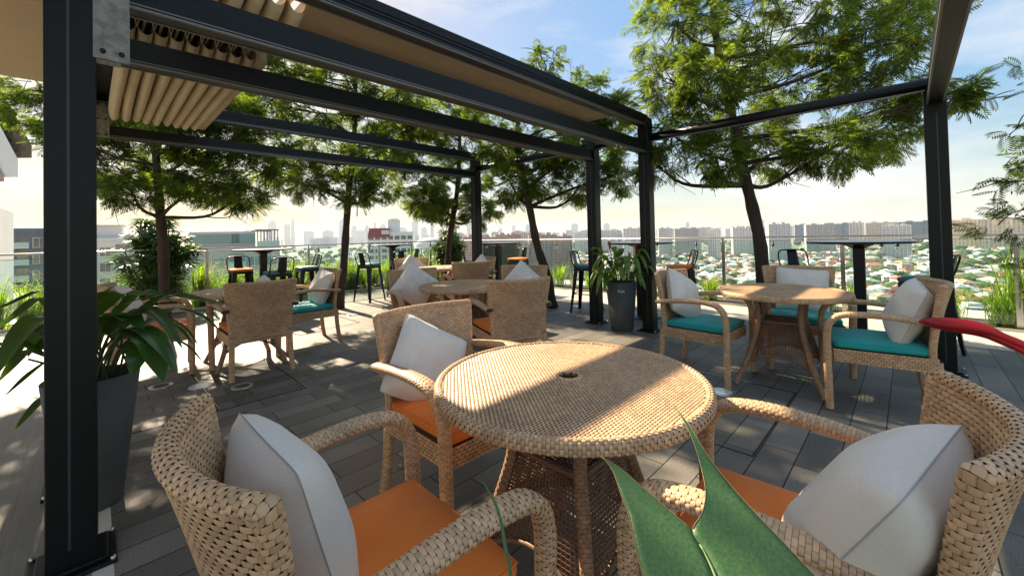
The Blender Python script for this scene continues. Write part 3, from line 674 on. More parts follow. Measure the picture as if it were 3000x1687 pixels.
# ---------------------------------------------------------------- foliage
def rotmats(d,roll):
    d=d/np.linalg.norm(d,axis=1)[:,None]; up=np.tile([0,0,1.],(len(d),1)); s=np.cross(up,d); n=np.linalg.norm(s,axis=1); s[n<1e-3]=[1,0,0]; s/=np.linalg.norm(s,axis=1)[:,None]
    t=np.cross(d,s); c,q=np.cos(roll)[:,None],np.sin(roll)[:,None]; s2=c*s+q*t; t2=-q*s+c*t
    return np.stack([d,s2,t2],-1)
def leaf_template(npair=7,ll=.42,lw=.088,droop=.22):
    V=[];Q=[]
    def leaflet(o,dx,dy,L,Wd,dz):
        d=np.array([dx,dy,dz]); d/=np.linalg.norm(d); s=np.array([-d[1],d[0],0]); b=len(V)
        V.extend([o,o+d*L*.5+s*Wd*.5+[0,0,.02],o+d*L-[0,0,.03],o+d*L*.5-s*Wd*.5+[0,0,.02]]); Q.append((b,b+1,b+2,b+3))
    for i in range(npair):
        t=.12+.80*i/(npair-1); o=np.array([t,0,-droop*t*t]); sc_=ll*(.75+.5*sin(PI*t))
        for s in(-1,1): leaflet(o,.62,s*.8,sc_,lw,-.22)
    leaflet(np.array([.95,0,-droop*.9]),1,0,ll*.8,lw,-.3)
    b=len(V); V.extend([np.array([0,-.012,0]),np.array([0,.012,0]),np.array([.95,.006,-droop*.9]),np.array([.95,-.006,-droop*.9])]); Q.append((b,b+1,b+2,b+3))
    return np.array(V),np.array(Q)
LT=leaf_template()
def leaves_into(mb,C,D,size,tmpl=LT):
    V,Q=tmpl; n=len(C); Rm=rotmats(D,rng.normal(0,.5,n)); P=np.einsum('nij,vj->nvi',Rm,V)*size[:,None,None]+C[:,None,:]
    mb.add(P.reshape(-1,3),(Q[None]+np.arange(n)[:,None,None]*len(V)).reshape(-1,4))
def tree(x,y,trunk,blobs,label,dens=1.,lsize=.17,tr=.075,twigs=7):
    """blobs: (x,y,z,rx,ry,rz,n leaves)"""
    r=empty('roof_tree',(x,y,0),0,label,'tree','slender deck trees with feathery leaves')
    T=smoothpath(trunk,26); rad=np.linspace(tr,tr*.42,26); rad[0]*=1.35; rad*=1+.08*np.sin(np.arange(26)*2.1)
    mb=MB(); mb.tube(T,rad,10); tips=[]
    B=np.array([b[:3] for b in blobs]); BR=np.array([b[3:6] for b in blobs])
    lm=MB()
    for bi,(bc,br) in enumerate(zip(B,BR)):
        # limb from the trunk to each leaf mass, then twigs inside it
        cand=T[8:]; k=8+int(np.argmin(np.linalg.norm(cand-bc,axis=1)+1.1*np.maximum(0,cand[:,2]-bc[2]+.35)*1.2)); s=T[k]
        mid=(s+bc)/2+rng.normal(0,.07,3)+[0,0,-.06]
        pts=smoothpath([s,mid,bc],10); r0=rad[k]*.5; lm.tube(pts,np.linspace(r0,.012,10),7)
        for _ in range(twigs):
            p0=pts[rng.integers(4,10)]; d=rng.normal(0,1,3); d/=np.linalg.norm(d); e=bc+d*br*.85; m=(p0+e)/2+rng.normal(0,.06,3)
            q=smoothpath([p0,m,e],8); lm.tube(q,np.linspace(.010,.0035,8),5)
            for _ in range(2):
                p1=q[rng.integers(3,8)]; e2=p1+rng.normal(0,.22,3); lm.tube([p1,(p1+e2)/2+rng.normal(0,.03,3),e2],[.005,.004,.002],4)
    mb.obj('trunk',M['bark'],r).parent=r
    lm.obj('branches',M['bark'],r)
    fm=MB()
    for (bx,by,bz,rx,ry,rz,n) in blobs:
        n=int(n*dens); ns=max(6,n//9); d=rng.normal(0,1,(ns,3)); d/=np.linalg.norm(d,axis=1)[:,None]; rr=rng.uniform(.25,1,(ns,1))**.5
        sc_=np.array([bx,by,bz])+d*rr*np.array([rx,ry,rz])          # sprig centres
        k=rng.integers(0,ns,n); od=rng.normal(0,1,(n,3)); od[:,2]=od[:,2]*.55-.05; od/=np.linalg.norm(od,axis=1)[:,None]
        outw=(sc_[k]-np.array([bx,by,bz])); outw/=np.linalg.norm(outw,axis=1)[:,None]+1e-6
        D=od+outw*.7; D[:,2]-=.12
        C=sc_[k]+rng.normal(0,.035,(n,3)); leaves_into(fm,C,D,lsize*rng.uniform(.7,1.25,n))
    fo=fm.obj('crown',M['leafA'],r,smooth=False)
    for o in r.children: o.matrix_parent_inverse=Matrix.Translation((-x,-y,0))
    return r
def blobline(specs,n): return [(*s,n) for s in specs]

HAZE=.00010
tree(5.94,1.37,[(5.94, 1.37, 0), (5.95, 1.36, 0.93), (5.88, 1.43, 1.55), (5.81, 1.51, 2.06), (5.74, 1.58, 2.63), (5.64, 1.67, 3.25), (5.6, 1.72, 3.87), (5.58, 1.74, 4.54)],
 [(5.25, 2.08, 3.93, 0.58, 0.49, 0.44, 315), (6.49, 1.66, 4.33, 0.87, 0.74, 0.51, 315), (6.09, 0.78, 3.74, 0.79, 0.67, 0.46, 315), (6.29, 0.16, 3.39, 0.6, 0.51, 0.43, 315), (4.98, 2.07, 3.13, 0.43, 0.37, 0.39, 315), (4.82, 1.37, 2.94, 0.58, 0.49, 0.35, 315), (7.31, 1.11, 3.47, 0.9, 0.77, 0.47, 315), (7.21, 0.35, 3.07, 0.71, 0.6, 0.43, 315), (5.38, 2.23, 2.54, 0.52, 0.44, 0.35, 315), (5.25, 1.65, 2.12, 0.39, 0.33, 0.22, 200), (6.49, 1.23, 2.31, 0.66, 0.56, 0.3, 315), (6.13, 0.6, 2.21, 0.58, 0.49, 0.26, 315), (7.65, 0.19, 2.57, 0.56, 0.48, 0.33, 315), (7.18, -0.33, 2.85, 0.37, 0.31, 0.24, 230), (7.43, -0.16, 3.96, 0.42, 0.36, 0.41, 315), (5.44, 2.46, 2.15, 0.28, 0.3, 0.19, 120), (6.88, 1.7, 2.92, 0.74, 0.63, 0.36, 315), (5.98, 1.32, 4.84, 1.15, 0.98, 0.51, 315), (6.88, 0.4, 4.81, 1.05, 0.89, 0.51, 315), (5.64, 2.11, 4.74, 0.55, 0.47, 0.38, 200)],
 'largest tree at right, its wide crown filling the upper right behind the cross rail',lsize=0.17,tr=0.085)
tree(0.68,7.45,[(0.68, 7.45, 0), (0.67, 7.46, 1.09), (0.64, 7.49, 1.65), (0.62, 7.51, 2.15), (0.59, 7.54, 2.71), (0.58, 7.55, 3.27), (0.56, 7.57, 3.83)],
 [(-0.65, 8.81, 3.45, 0.31, 0.3, 0.2, 110), (-0.51, 8.96, 3.15, 0.41, 0.35, 0.35, 315), (-0.17, 7.9, 2.66, 0.32, 0.3, 0.32, 315), (0.09, 8.48, 3.16, 0.42, 0.36, 0.41, 315), (0.4, 7.73, 3.33, 0.46, 0.39, 0.39, 315), (0.21, 8.22, 2.37, 0.47, 0.4, 0.32, 315), (0.33, 7.23, 1.94, 0.32, 0.3, 0.17, 150), (0.65, 6.76, 2.83, 0.42, 0.36, 0.36, 315), (0.97, 7.72, 3.7, 0.49, 0.42, 0.36, 315), (1.02, 7.1, 2.64, 0.51, 0.43, 0.34, 315), (0.84, 7.86, 2.27, 0.43, 0.37, 0.27, 200), (1.09, 6.74, 2.05, 0.44, 0.37, 0.21, 315), (1.5, 6.9, 1.92, 0.41, 0.35, 0.15, 200), (1.48, 7.05, 2.41, 0.48, 0.41, 0.29, 315), (1.33, 6.5, 2.9, 0.39, 0.33, 0.32, 315), (0.48, 7.65, 3.89, 0.63, 0.54, 0.34, 315), (1.22, 7.18, 3.21, 0.41, 0.35, 0.29, 315)],
 'leftmost deck tree, its trunk rising from the round bush beyond the potted plant',lsize=0.165,tr=0.07)
tree(3.08,7.42,[(3.08, 7.42, 0), (3.14, 7.35, 0.68), (3.19, 7.3, 1.55), (3.24, 7.25, 2.34), (3.3, 7.19, 3.06), (3.33, 7.16, 3.79), (3.31, 7.18, 4.38)],
 [(2.15, 8.38, 4.41, 0.52, 0.44, 0.33, 315), (2.76, 8.17, 4.53, 0.62, 0.53, 0.3, 315), (3.08, 6.99, 4.04, 0.57, 0.48, 0.35, 315), (2.3, 8.5, 3.82, 0.61, 0.52, 0.45, 315), (2.7, 7.24, 3.46, 0.56, 0.48, 0.41, 315), (3.65, 7.26, 3.74, 0.62, 0.53, 0.45, 315), (2.5, 8.29, 2.99, 0.61, 0.52, 0.37, 315), (3.21, 7.86, 2.79, 0.55, 0.47, 0.38, 315), (3.5, 6.7, 2.72, 0.5, 0.42, 0.42, 315), (2.58, 7.5, 2.24, 0.46, 0.39, 0.24, 200), (3.38, 7.25, 2.13, 0.53, 0.45, 0.29, 315), (3.79, 7.12, 2.22, 0.39, 0.33, 0.26, 150), (3.91, 6.85, 3.25, 0.46, 0.39, 0.45, 315), (3.92, 6.56, 3.92, 0.44, 0.37, 0.36, 315), (1.89, 8.93, 4.06, 0.53, 0.45, 0.41, 315), (4.33, 6.56, 3.49, 0.46, 0.39, 0.38, 315), (2.4, 8.41, 2.47, 0.38, 0.32, 0.22, 150), (3.06, 7.43, 4.68, 0.44, 0.37, 0.18, 100)],
 'slim deck tree with a straight trunk beside the teal-cushioned chair at left',lsize=0.17,tr=0.075)
tree(5.6,7.5,[(5.6, 7.5, 0), (5.6, 7.5, 0.85), (5.67, 7.42, 1.57), (5.76, 7.33, 2.29), (5.8, 7.29, 3.01), (5.83, 7.26, 3.74)],
 [(5.22, 7.89, 2.12, 0.42, 0.36, 0.36, 315), (5.75, 7.63, 1.85, 0.47, 0.4, 0.33, 315), (5.97, 6.83, 1.9, 0.45, 0.38, 0.4, 315), (5.56, 7.97, 2.8, 0.57, 0.48, 0.42, 315), (6.02, 7.07, 2.64, 0.56, 0.48, 0.45, 315), (5.31, 8.23, 3.37, 0.57, 0.48, 0.47, 315), (5.59, 7.08, 3.4, 0.63, 0.54, 0.44, 315), (6.54, 6.82, 3.03, 0.47, 0.4, 0.46, 315), (5.47, 7.63, 4.02, 0.65, 0.55, 0.45, 315), (6.37, 7.14, 4.09, 0.67, 0.57, 0.47, 315), (4.97, 7.29, 2.06, 0.43, 0.37, 0.34, 315), (4.93, 8.48, 3.08, 0.38, 0.32, 0.46, 315)],
 'dense dark deck tree behind the thin far post',lsize=0.17,tr=0.085,dens=1.1)
tree(5.47,4.42,[(5.47, 4.42, 0), (5.43, 4.46, 0.5), (5.31, 4.58, 1.05), (5.24, 4.66, 1.66), (5.16, 4.74, 2.29), (5.09, 4.81, 2.84), (5.15, 4.75, 3.53)],
 [(5.47, 4.42, 4.17, 0.32, 0.3, 0.31, 170), (6.09, 4.07, 3.85, 0.36, 0.31, 0.3, 170), (6.19, 3.54, 3.32, 0.35, 0.3, 0.31, 315), (5.25, 4.93, 3.74, 0.43, 0.37, 0.35, 315), (5.87, 4.44, 3.54, 0.44, 0.37, 0.32, 315), (6.32, 3.83, 2.78, 0.43, 0.37, 0.32, 315), (5.51, 3.95, 2.49, 0.4, 0.34, 0.3, 315), (5.42, 4.75, 2.17, 0.43, 0.37, 0.27, 315), (6.1, 3.49, 2.22, 0.31, 0.3, 0.25, 200), (4.76, 4.86, 2.73, 0.41, 0.35, 0.33, 315), (5.32, 5.14, 2.13, 0.37, 0.31, 0.29, 200), (5.93, 4.09, 2.07, 0.43, 0.37, 0.21, 220), (5.66, 4.65, 2.82, 0.44, 0.37, 0.36, 315), (5.96, 3.92, 3.09, 0.42, 0.36, 0.34, 315), (4.92, 5.41, 3.64, 0.44, 0.37, 0.36, 315)],
 'deck tree with a trunk leaning left, between the thin post and the flower pot',lsize=0.17,tr=0.085)
tree(6.39,-1.4,[(6.39, -1.4, 0), (6.43, -1.44, 1.1), (6.43, -1.44, 1.8), (6.37, -1.38, 2.34)],
 [(5.87, -0.86, 2.73, 0.07, 0.3, 0.06, 26), (5.86, -0.86, 2.44, 0.07, 0.3, 0.04, 16), (5.83, -0.82, 1.82, 0.07, 0.3, 0.05, 26), (5.62, -0.75, 1.62, 0.06, 0.3, 0.06, 34), (5.94, -0.8, 1.4, 0.07, 0.3, 0.07, 44), (5.76, -0.75, 1.19, 0.08, 0.3, 0.06, 44), (5.86, -0.85, 2.07, 0.06, 0.3, 0.05, 18), (5.82, -0.81, 0.98, 0.06, 0.3, 0.05, 20), (5.8, -0.8, 0.8, 0.05, 0.3, 0.04, 18)],
 'dark leafy sprays of a tree cut off by the right edge of the view',lsize=0.135,tr=0.06,twigs=1)
AG_RR=[(0.331, 0.0, 0.9931), (0.334, 0.03, 1.0037), (0.342, 0.052, 1.0134), (0.35, 0.072, 1.0223), (0.357, 0.091, 1.0307), (0.366, 0.111, 1.0396), (0.376, 0.129, 1.0487), (0.387, 0.143, 1.0565), (0.398, 0.156, 1.064), (0.405, 0.168, 1.0704), (0.411, 0.179, 1.0756)]
AG_RL=[(0.258, 0.075, 0.9955), (0.276, 0.088, 1.0055), (0.294, 0.101, 1.015), (0.304, 0.112, 1.0213), (0.311, 0.122, 1.027), (0.328, 0.121, 1.0316), (0.345, 0.124, 1.0377), (0.361, 0.132, 1.0452), (0.382, 0.146, 1.0561), (0.4, 0.163, 1.0669), (0.411, 0.179, 1.0756)]
AG_LR=[(0.258, 0.075, 0.9955), (0.276, 0.088, 1.0055), (0.294, 0.101, 1.015), (0.304, 0.112, 1.0213), (0.311, 0.123, 1.027), (0.312, 0.135, 1.0311), (0.313, 0.151, 1.0367), (0.314, 0.167, 1.0423), (0.315, 0.18, 1.0467), (0.314, 0.19, 1.0499), (0.312, 0.199, 1.0524)]
AG_LL=[(0.229, 0.104, 0.9964), (0.245, 0.121, 1.0065), (0.26, 0.136, 1.016), (0.27, 0.146, 1.0223), (0.28, 0.155, 1.0282), (0.289, 0.163, 1.0335), (0.295, 0.171, 1.038), (0.302, 0.179, 1.0427), (0.307, 0.185, 1.0462), (0.311, 0.193, 1.0497), (0.312, 0.199, 1.0524)]
THIN=[(0.253, 0.293, 1.0203), (0.255, 0.282, 1.0092), (0.254, 0.271, 0.9964), (0.249, 0.26, 0.9802), (0.244, 0.249, 0.9655), (0.235, 0.238, 0.9487), (0.224, 0.223, 0.9294)]
RED_T=[(0.592, -0.006, 1.1544), (0.593, -0.016, 1.1575), (0.592, -0.035, 1.1584), (0.59, -0.05, 1.1557), (0.588, -0.061, 1.1492), (0.586, -0.072, 1.144), (0.583, -0.085, 1.1358), (0.579, -0.096, 1.1254)]
RED_B=[(0.592, -0.006, 1.1508), (0.591, -0.015, 1.1466), (0.59, -0.029, 1.1448), (0.589, -0.044, 1.1435), (0.587, -0.056, 1.1398), (0.584, -0.071, 1.1322), (0.58, -0.084, 1.1224), (0.576, -0.095, 1.111)]
POT1=[((0.03, 2.74, 0.65), (0.12, 2.64, 0.9), (0.25, 2.51, 1.0), (0.45, 2.3, 0.95), 0.075), ((0.03, 2.76, 0.65), (0.08, 2.74, 0.91), (0.16, 2.68, 1.01), (0.27, 2.6, 0.96), 0.1), ((0.02, 2.71, 0.67), (0.09, 2.58, 0.86), (0.17, 2.45, 0.81), (0.21, 2.37, 0.64), 0.12), ((0.03, 2.77, 0.65), (0.12, 2.75, 0.81), (0.21, 2.72, 0.81), (0.28, 2.7, 0.68), 0.07), ((-0.05, 2.77, 0.67), (-0.09, 2.72, 0.94), (-0.16, 2.72, 1.05), (-0.35, 2.85, 0.95), 0.06), ((-0.05, 2.85, 0.65), (-0.11, 2.97, 0.89), (-0.19, 3.1, 0.99), (-0.39, 3.35, 0.79), 0.06), ((-0.05, 2.81, 0.66), (-0.12, 2.88, 0.81), (-0.21, 2.98, 0.85), (-0.34, 3.11, 0.72), 0.1), ((-0.05, 2.84, 0.64), (-0.15, 2.97, 0.75), (-0.24, 3.1, 0.73), (-0.33, 3.21, 0.59), 0.07), ((-0.05, 2.78, 0.65), (-0.11, 2.79, 0.74), (-0.19, 2.82, 0.69), (-0.28, 2.87, 0.59), 0.06), ((-0.0, 2.81, 0.65), (0.01, 2.86, 0.93), (0.04, 2.89, 1.0), (0.14, 2.85, 0.95), 0.1), ((0.01, 2.71, 0.68), (0.0, 2.63, 0.92), (0.07, 2.48, 1.03), (0.17, 2.32, 1.03), 0.09), ((-0.01, 2.81, 0.65), (-0.03, 2.89, 0.85), (-0.08, 2.99, 0.91), (-0.15, 3.1, 0.86), 0.1), ((-0.01, 2.78, 0.66), (-0.05, 2.82, 0.83), (-0.13, 2.9, 0.81), (-0.19, 2.96, 0.76), 0.11), ((0.03, 2.76, 0.64), (0.06, 2.76, 0.8), (0.07, 2.78, 0.89), (0.01, 2.87, 0.91), 0.1), ((0.01, 2.72, 0.66), (0.04, 2.63, 0.84), (0.11, 2.51, 0.93), (0.07, 2.51, 0.84), 0.1), ((-0.07, 2.88, 0.54), (-0.16, 3.05, 0.52), (-0.22, 3.17, 0.43), (-0.29, 3.3, 0.31), 0.04), ((0.04, 2.67, 0.65), (0.11, 2.51, 0.81), (0.13, 2.43, 0.75), (0.11, 2.38, 0.69), 0.07), ((-0.03, 2.83, 0.65), (-0.07, 2.92, 0.8), (-0.01, 2.92, 0.96), (0.07, 2.88, 1.04), 0.08), ((-0.0, 2.77, 0.66), (0.05, 2.71, 0.84), (0.09, 2.67, 0.96), (0.37, 2.39, 1.07), 0.04), ((-0.02, 2.81, 0.66), (-0.08, 2.9, 0.9), (-0.03, 2.88, 0.95), (0.01, 2.86, 0.89), 0.1), ((-0.0, 2.73, 0.67), (0.03, 2.64, 0.88), (0.09, 2.54, 0.93), (0.15, 2.43, 0.87), 0.1), ((-0.01, 2.82, 0.65), (-0.02, 2.9, 0.83), (0.03, 2.91, 0.88), (0.11, 2.88, 0.8), 0.1), ((-0.03, 2.75, 0.67), (-0.09, 2.72, 0.83), (-0.05, 2.61, 0.9), (-0.01, 2.5, 0.84), 0.1), ((0.01, 2.79, 0.65), (-0.02, 2.88, 0.8), (-0.08, 2.99, 0.77), (-0.13, 3.08, 0.64), 0.09)]
def ordi(n): return ('first second third fourth fifth sixth seventh eighth ninth tenth eleventh twelfth'.split()+['%dth'%i if i%10 not in(1,2,3) or i<20 else '%d%s'%(i,{1:'st',2:'nd',3:'rd'}[i%10]) for i in range(13,60)])[n-1]
# ---------------------------------------------------------------- plants
def strip(mb,pts,wid,n=12,fold=.25,prof=None,nc=5,up=(0,0,1),mn=.001):
    """a curved leaf blade along pts, wid wide, folded along its midrib"""
    P=smoothpath(pts,n); T=np.gradient(P,axis=0); T/=np.linalg.norm(T,axis=1)[:,None]+1e-9
    S=np.cross(T,np.array(up,float)); S/=np.linalg.norm(S,axis=1)[:,None]+1e-6; U=np.cross(S,T)
    t=np.linspace(0,1,n); w=(prof(t) if prof else np.sin(PI*np.clip(t,0,1)**.75)**.8)*wid*.5+mn
    c=np.linspace(-1,1,nc)
    mb.grid(P[:,None]+w[:,None,None]*(c[None,:,None]*S[:,None]+fold*(c[None,:,None]**2)*U[:,None]))
def petal(t): return np.where(t<.28,.06,np.sin(PI*np.clip((t-.25)/.75,0,1)**.8)**.75)
def pot(x,y,rt,rb,h,label):
    r=empty('potted_plant',(x,y,0),0,label,'potted plant')
    mb=MB(); mb.lathe([(rb*.97,0),(rb,.012),(rt,h-.004),(rt-.004,h),(rt-.018,h),(rt-.026,h-.05)],n=48,capb=True); mb.obj('pot',M['potm'],r)
    mb=MB(); mb.lathe([(rt-.022,h-.045),(.06,h-.03),(.001,h-.03)],n=24); mb.obj('soil',M['soil'],r); return r
def rel(o,x,y): o.matrix_parent_inverse=Matrix.Translation((-x,-y,0)); return o
POT1_XY=(-.01,2.85)
p1=pot(*POT1_XY,.172,.108,.62,'big dark pot of long arching leaves behind the near black post')
mb=MB(); ms=MB()
for i,(a,b,c,d,w_) in enumerate(POT1):
    a=np.array(a);b=np.array(b);c=np.array(c);d=np.array(d); base=np.array([POT1_XY[0],POT1_XY[1],.56])+np.append(rng.normal(0,.055,2),0)
    ms.tube(smoothpath([base,(base+b)/2+[0,0,.03],b],8),np.linspace(.006,.004,8),6); strip(mb,[b,(b+c)/2+[0,0,.01],c,(c+d)/2+[0,0,.0],d],w_*1.12,16,.22)
for i in range(16):
    a=rng.uniform(0,2*PI); l=rng.uniform(.18,.42); base=np.array([POT1_XY[0]+.06*cos(a),POT1_XY[1]+.06*sin(a),.56]); d=np.array([cos(a),sin(a),0]); h=rng.uniform(.10,.34)
    t1=base+d*l*.35+[0,0,h]; ms.tube(smoothpath([base,base+d*.04+[0,0,h*.6],t1],7),.005,6); strip(mb,[t1,t1+d*l*.4+[0,0,.07],t1+d*l*.8+[0,0,.0],t1+d*l*1.1+[0,0,-.12]],rng.uniform(.07,.10),14,.2)
rel(mb.obj('leaves',M['leafP'],p1),*POT1_XY); rel(ms.obj('stalks',M['stem'],p1),*POT1_XY)
X2=(4.76,2.69); p2=pot(*X2,.195,.145,.62,'tall dark pot of broad green leaves and red flowers between two pergola posts')
mb=MB(); ms=MB()
for i in range(46):
    a=rng.uniform(0,2*PI); l=rng.uniform(.10,.34); d=np.array([cos(a),sin(a),0]); base=np.array([*X2,.56])+d*.05; h=rng.uniform(.10,.42)
    t1=base+d*l*.75+[0,0,h]; ms.tube(smoothpath([base,base+d*.05+[0,0,h*.6],t1],7),.004,5); k=rng.uniform(.15,.24); up=rng.uniform(-.6,.35) if i%5 else .9
    strip(mb,[t1,t1+d*k*.35+[0,0,.05+up*.05],t1+d*k*.75+[0,0,-.03+up*.12],t1+d*k+[0,0,-.12+up*.22]],rng.uniform(.07,.105),12,.25)
rel(mb.obj('leaves',M['leafV'],p2),*X2); rel(ms.obj('stalks',M['stem'],p2),*X2)
for (dx,dy,z) in ((-.09,.10,1.10),(-.19,.16,1.03),(.14,-.16,1.05),(.06,-.10,.95)):
    mb=MB(); c=np.array([X2[0]+dx,X2[1]+dy,z])
    for k in range(7):
        a=k*2.4; d=np.array([cos(a)*.7,sin(a)*.7,0]); b=c+[0,0,-.05+k*.012]; strip(mb,[b,b+d*.025+[0,0,.02],b+d*.045+[0,0,.05]],.022,6,.5)
    mb.tube([c+[0,0,-.06],c+[0,0,.03]],.008,6); f=rel(mb.obj('red_flower',M['red'],p2),*X2)
    s=MB(); s.tube(smoothpath([(X2[0]+dx*.3,X2[1]+dy*.3,.58),(X2[0]+dx*.7,X2[1]+dy*.7,z-.25),tuple(c+[0,0,-.05])],8),.004,5); s.obj('flower_stalk',M['stem'],f).matrix_parent_inverse=Matrix.Identity(4)
# lettering on the pot, facing the deck
cu=bpy.data.curves.new('lettering','FONT'); cu.body='hot'; cu.size=.062; cu.extrude=.0012; cu.align_x='CENTER'
tmp=link(bpy.data.objects.new('tmp',cu)); lm_=bpy.data.meshes.new_from_object(tmp); bpy.data.objects.remove(tmp); bpy.data.curves.remove(cu); lm_.materials.clear(); lm_.materials.append(M['letter'])
to=link(bpy.data.objects.new('lettering',lm_)); to.parent=p2
ang=math.atan2(-X2[1],-X2[0]); to.location=(cos(ang)*.187,sin(ang)*.187,.50); to.rotation_euler=(R(90+4),0,ang+PI/2)
# lanceolate bushes
def bush(x,y,h,rad,label,nst=26):
    r=empty('leafy_bush',(x,y,0),0,label,'bush','round bushes of narrow leaves in the planter')
    V=[];Q=[]
    for k in range(7):
        a=(k-3)*.42; d=np.array([cos(a),sin(a),0]); s=np.array([-sin(a),cos(a),0]); L=1-.07*abs(k-3)
        b=len(V)
        for t,wd,dz in ((.02,.02,0),(.4,.065,.05),(.75,.045,-.03),(1.,.004,-.18)): V+= [d*t*L+s*wd+[0,0,dz],d*t*L-s*wd+[0,0,dz]]
        for i in range(3): Q.append((b+2*i,b+2*i+1,b+2*i+3,b+2*i+2))
    T=(np.array(V),np.array(Q)); sm=MB(); C=[];D=[]
    for i in range(nst):
        a=rng.uniform(0,2*PI); rr=rad*rng.uniform(.1,.85); top=h*(1-.45*(rr/rad)**2)*rng.uniform(.75,1.0); b=np.array([x+.3*rr*cos(a),y+.3*rr*sin(a),0]); e=np.array([x+rr*cos(a),y+rr*sin(a),top])
        q=smoothpath([b,(b+e)/2+[0,0,.1],e],10); sm.tube(q,.009,5)
        for k in range(9):
            p=q[min(9,2+k)]; aa=rng.uniform(0,2*PI); C.append(p); D.append([cos(aa)+.5*cos(a),sin(aa)+.5*sin(a),rng.uniform(-.15,.75)])
    mb=MB(); C=np.array(C); leaves_into(mb,C,np.array(D),rng.uniform(.24,.36,len(C))*(rad/.7)**.5,T)
    rel(sm.obj('stems',M['stem'],r),x,y); rel(mb.obj('foliage',M['leafB'],r,smooth=False),x,y); return r
bush(.83,9.95,1.72,.66,'large bush with spiky narrow leaves behind the leftmost tree trunk',34)
bush(6.95,9.35,1.42,.62,'smaller bush with narrow leaves behind the dense dark tree')
# grass
def tuft(name,nb,h,sp):
    mb=MB()
    for i in range(nb):
        a=rng.uniform(0,2*PI); L=h*rng.uniform(.55,1.1); o=np.array([rng.normal(0,.05),rng.normal(0,.05),0]); d=np.array([cos(a),sin(a),0]); s=sp*rng.uniform(.2,1.1)
        strip(mb,[o,o+d*s*.25+[0,0,L*.45],o+d*s*.6+[0,0,L*.8],o+d*s*1.1+[0,0,L*rng.uniform(.7,1.0)]],rng.uniform(.007,.013),7,.3,lambda t:(1-t)**.6,3)
    return mb.mesh(name,M['grass'])
TU=[tuft('grass_tuft',150,.72,.34),tuft('grass_tuft',120,.62,.40),tuft('grass_tuft',170,.5,.36)]
def put_tuft(i,x,y,s,label,grp):
    o=link(bpy.data.objects.new('grass_tuft',TU[i])); o.location=(x,y,-.03); o.rotation_euler=(0,0,rng.uniform(0,6.28)); o.scale=(s,s,s*rng.uniform(.9,1.15)); tag(o,label,'grass tuft',grp)
for k,y in enumerate(np.arange(-3.2,9.0,.42)):
    if -.15<y<.3 or 2.1<y<2.6: continue
    put_tuft(k%3,7.86+rng.uniform(-.12,.12),y+rng.uniform(-.12,.12),rng.uniform(.6,1.0),ordi(k+1)+' bright green grass tuft from the right end of the planter along the right-hand railing','tufts along the right-hand railing')
put_tuft(0,7.75,-.95,1.35,'tallest grass tuft, at the right edge beyond the railing','tufts along the right-hand railing')
for k,x in enumerate(np.arange(-3.8,7.2,.2)):
    put_tuft((k+1)%3,x+rng.uniform(-.12,.12),9.92+rng.uniform(-.12,.12),rng.uniform(.95,1.35),ordi(k+1)+' yellow-green grass tuft from the left in the planter along the far left railing','tufts along the left railing')
# ---- foreground plant parts close to the camera
def leafmesh(name,Lp,Rp,m,bulge=.004,parent=None,th=.0012):
    Lp=smoothpath(Lp,40); Rp=smoothpath(Rp,40); c=np.linspace(0,1,9); nrm=np.array([cf_.x,cf_.y,cf_.z])
    G=Lp[:,None]*(1-c[None,:,None])+Rp[:,None]*c[None,:,None]+nrm*((c*(1-c)*4)[None,:,None])*bulge
    mb=MB(); mb.grid(G); o=mb.obj(name,m,parent); s=o.modifiers.new('t','SOLIDIFY'); s.thickness=th; return o,Lp,Rp
fg=empty('split_leaf_plant',(.30,.08,0),0,'huge smooth green leaf split into two points, close to the camera at bottom','plant')
def relf(o): o.matrix_parent_inverse=Matrix.Translation((-.30,-.08,0)); return o
o,a,b=leafmesh('leaf_lobe',AG_RL,AG_RR,M['agave'],0,fg); relf(o)
e=MB(); e.tube(a[16:],.0003,5); relf(e.obj('dry_edge',M['agedge'],fg)); e=MB(); e.tube(b,.00028,5); relf(e.obj('dry_edge',M['agedge'],fg))
o,a,b=leafmesh('leaf_lobe',AG_LL,AG_LR,M['agave'],0,fg); relf(o)
e=MB(); e.tube(a,.00028,5); relf(e.obj('dry_edge',M['agedge'],fg)); e=MB(); e.tube(b[16:],.0003,5); relf(e.obj('dry_edge',M['agedge'],fg))
e=MB(); nv=-np.array([cf_.x,cf_.y,cf_.z])*.0012
e.tube(smoothpath(AG_RL,40)[:14]+nv,np.linspace(.0019,.0005,14),7,flat=.5); relf(e.obj('midrib',M['rib'],fg))
base=np.array([.27,.05,.0]); e=MB(); e.tube(smoothpath([base,(.28,.06,.5),tuple((np.array(AG_RL[0])))],10),np.linspace(.012,.006,10),8); relf(e.obj('stalk',M['stem'],fg))
tl=empty('thin_leaf',tuple(THIN[-1][:2])+(0,),0,'single thin dark blade crossing the bottom left chair arm','leaf')
mb=MB(); T=np.array(THIN); strip(mb,T[::-1],.0026,24,.3,lambda t:np.sin(PI*np.clip(t*.92+.05,0,1))**.8,5,up=tuple(cf_),mn=.0003); x_,y_=THIN[-1][:2]; rel(mb.obj('blade',M['agave'],tl),x_,y_)
e=MB(); e.tube([(x_,y_,0),(x_,y_,.5),THIN[-1]],.0018,6); rel(e.obj('stalk',M['stem'],tl),x_,y_)
rd_=empty('red_heliconia_bract',(.58,-.09,0),0,'long glossy red bract reaching in from the right edge','flower')
o,a,b=leafmesh('bract',RED_T,RED_B,M['red'],-.008,None,.004); o.parent=rd_; rel(o,.58,-.09)
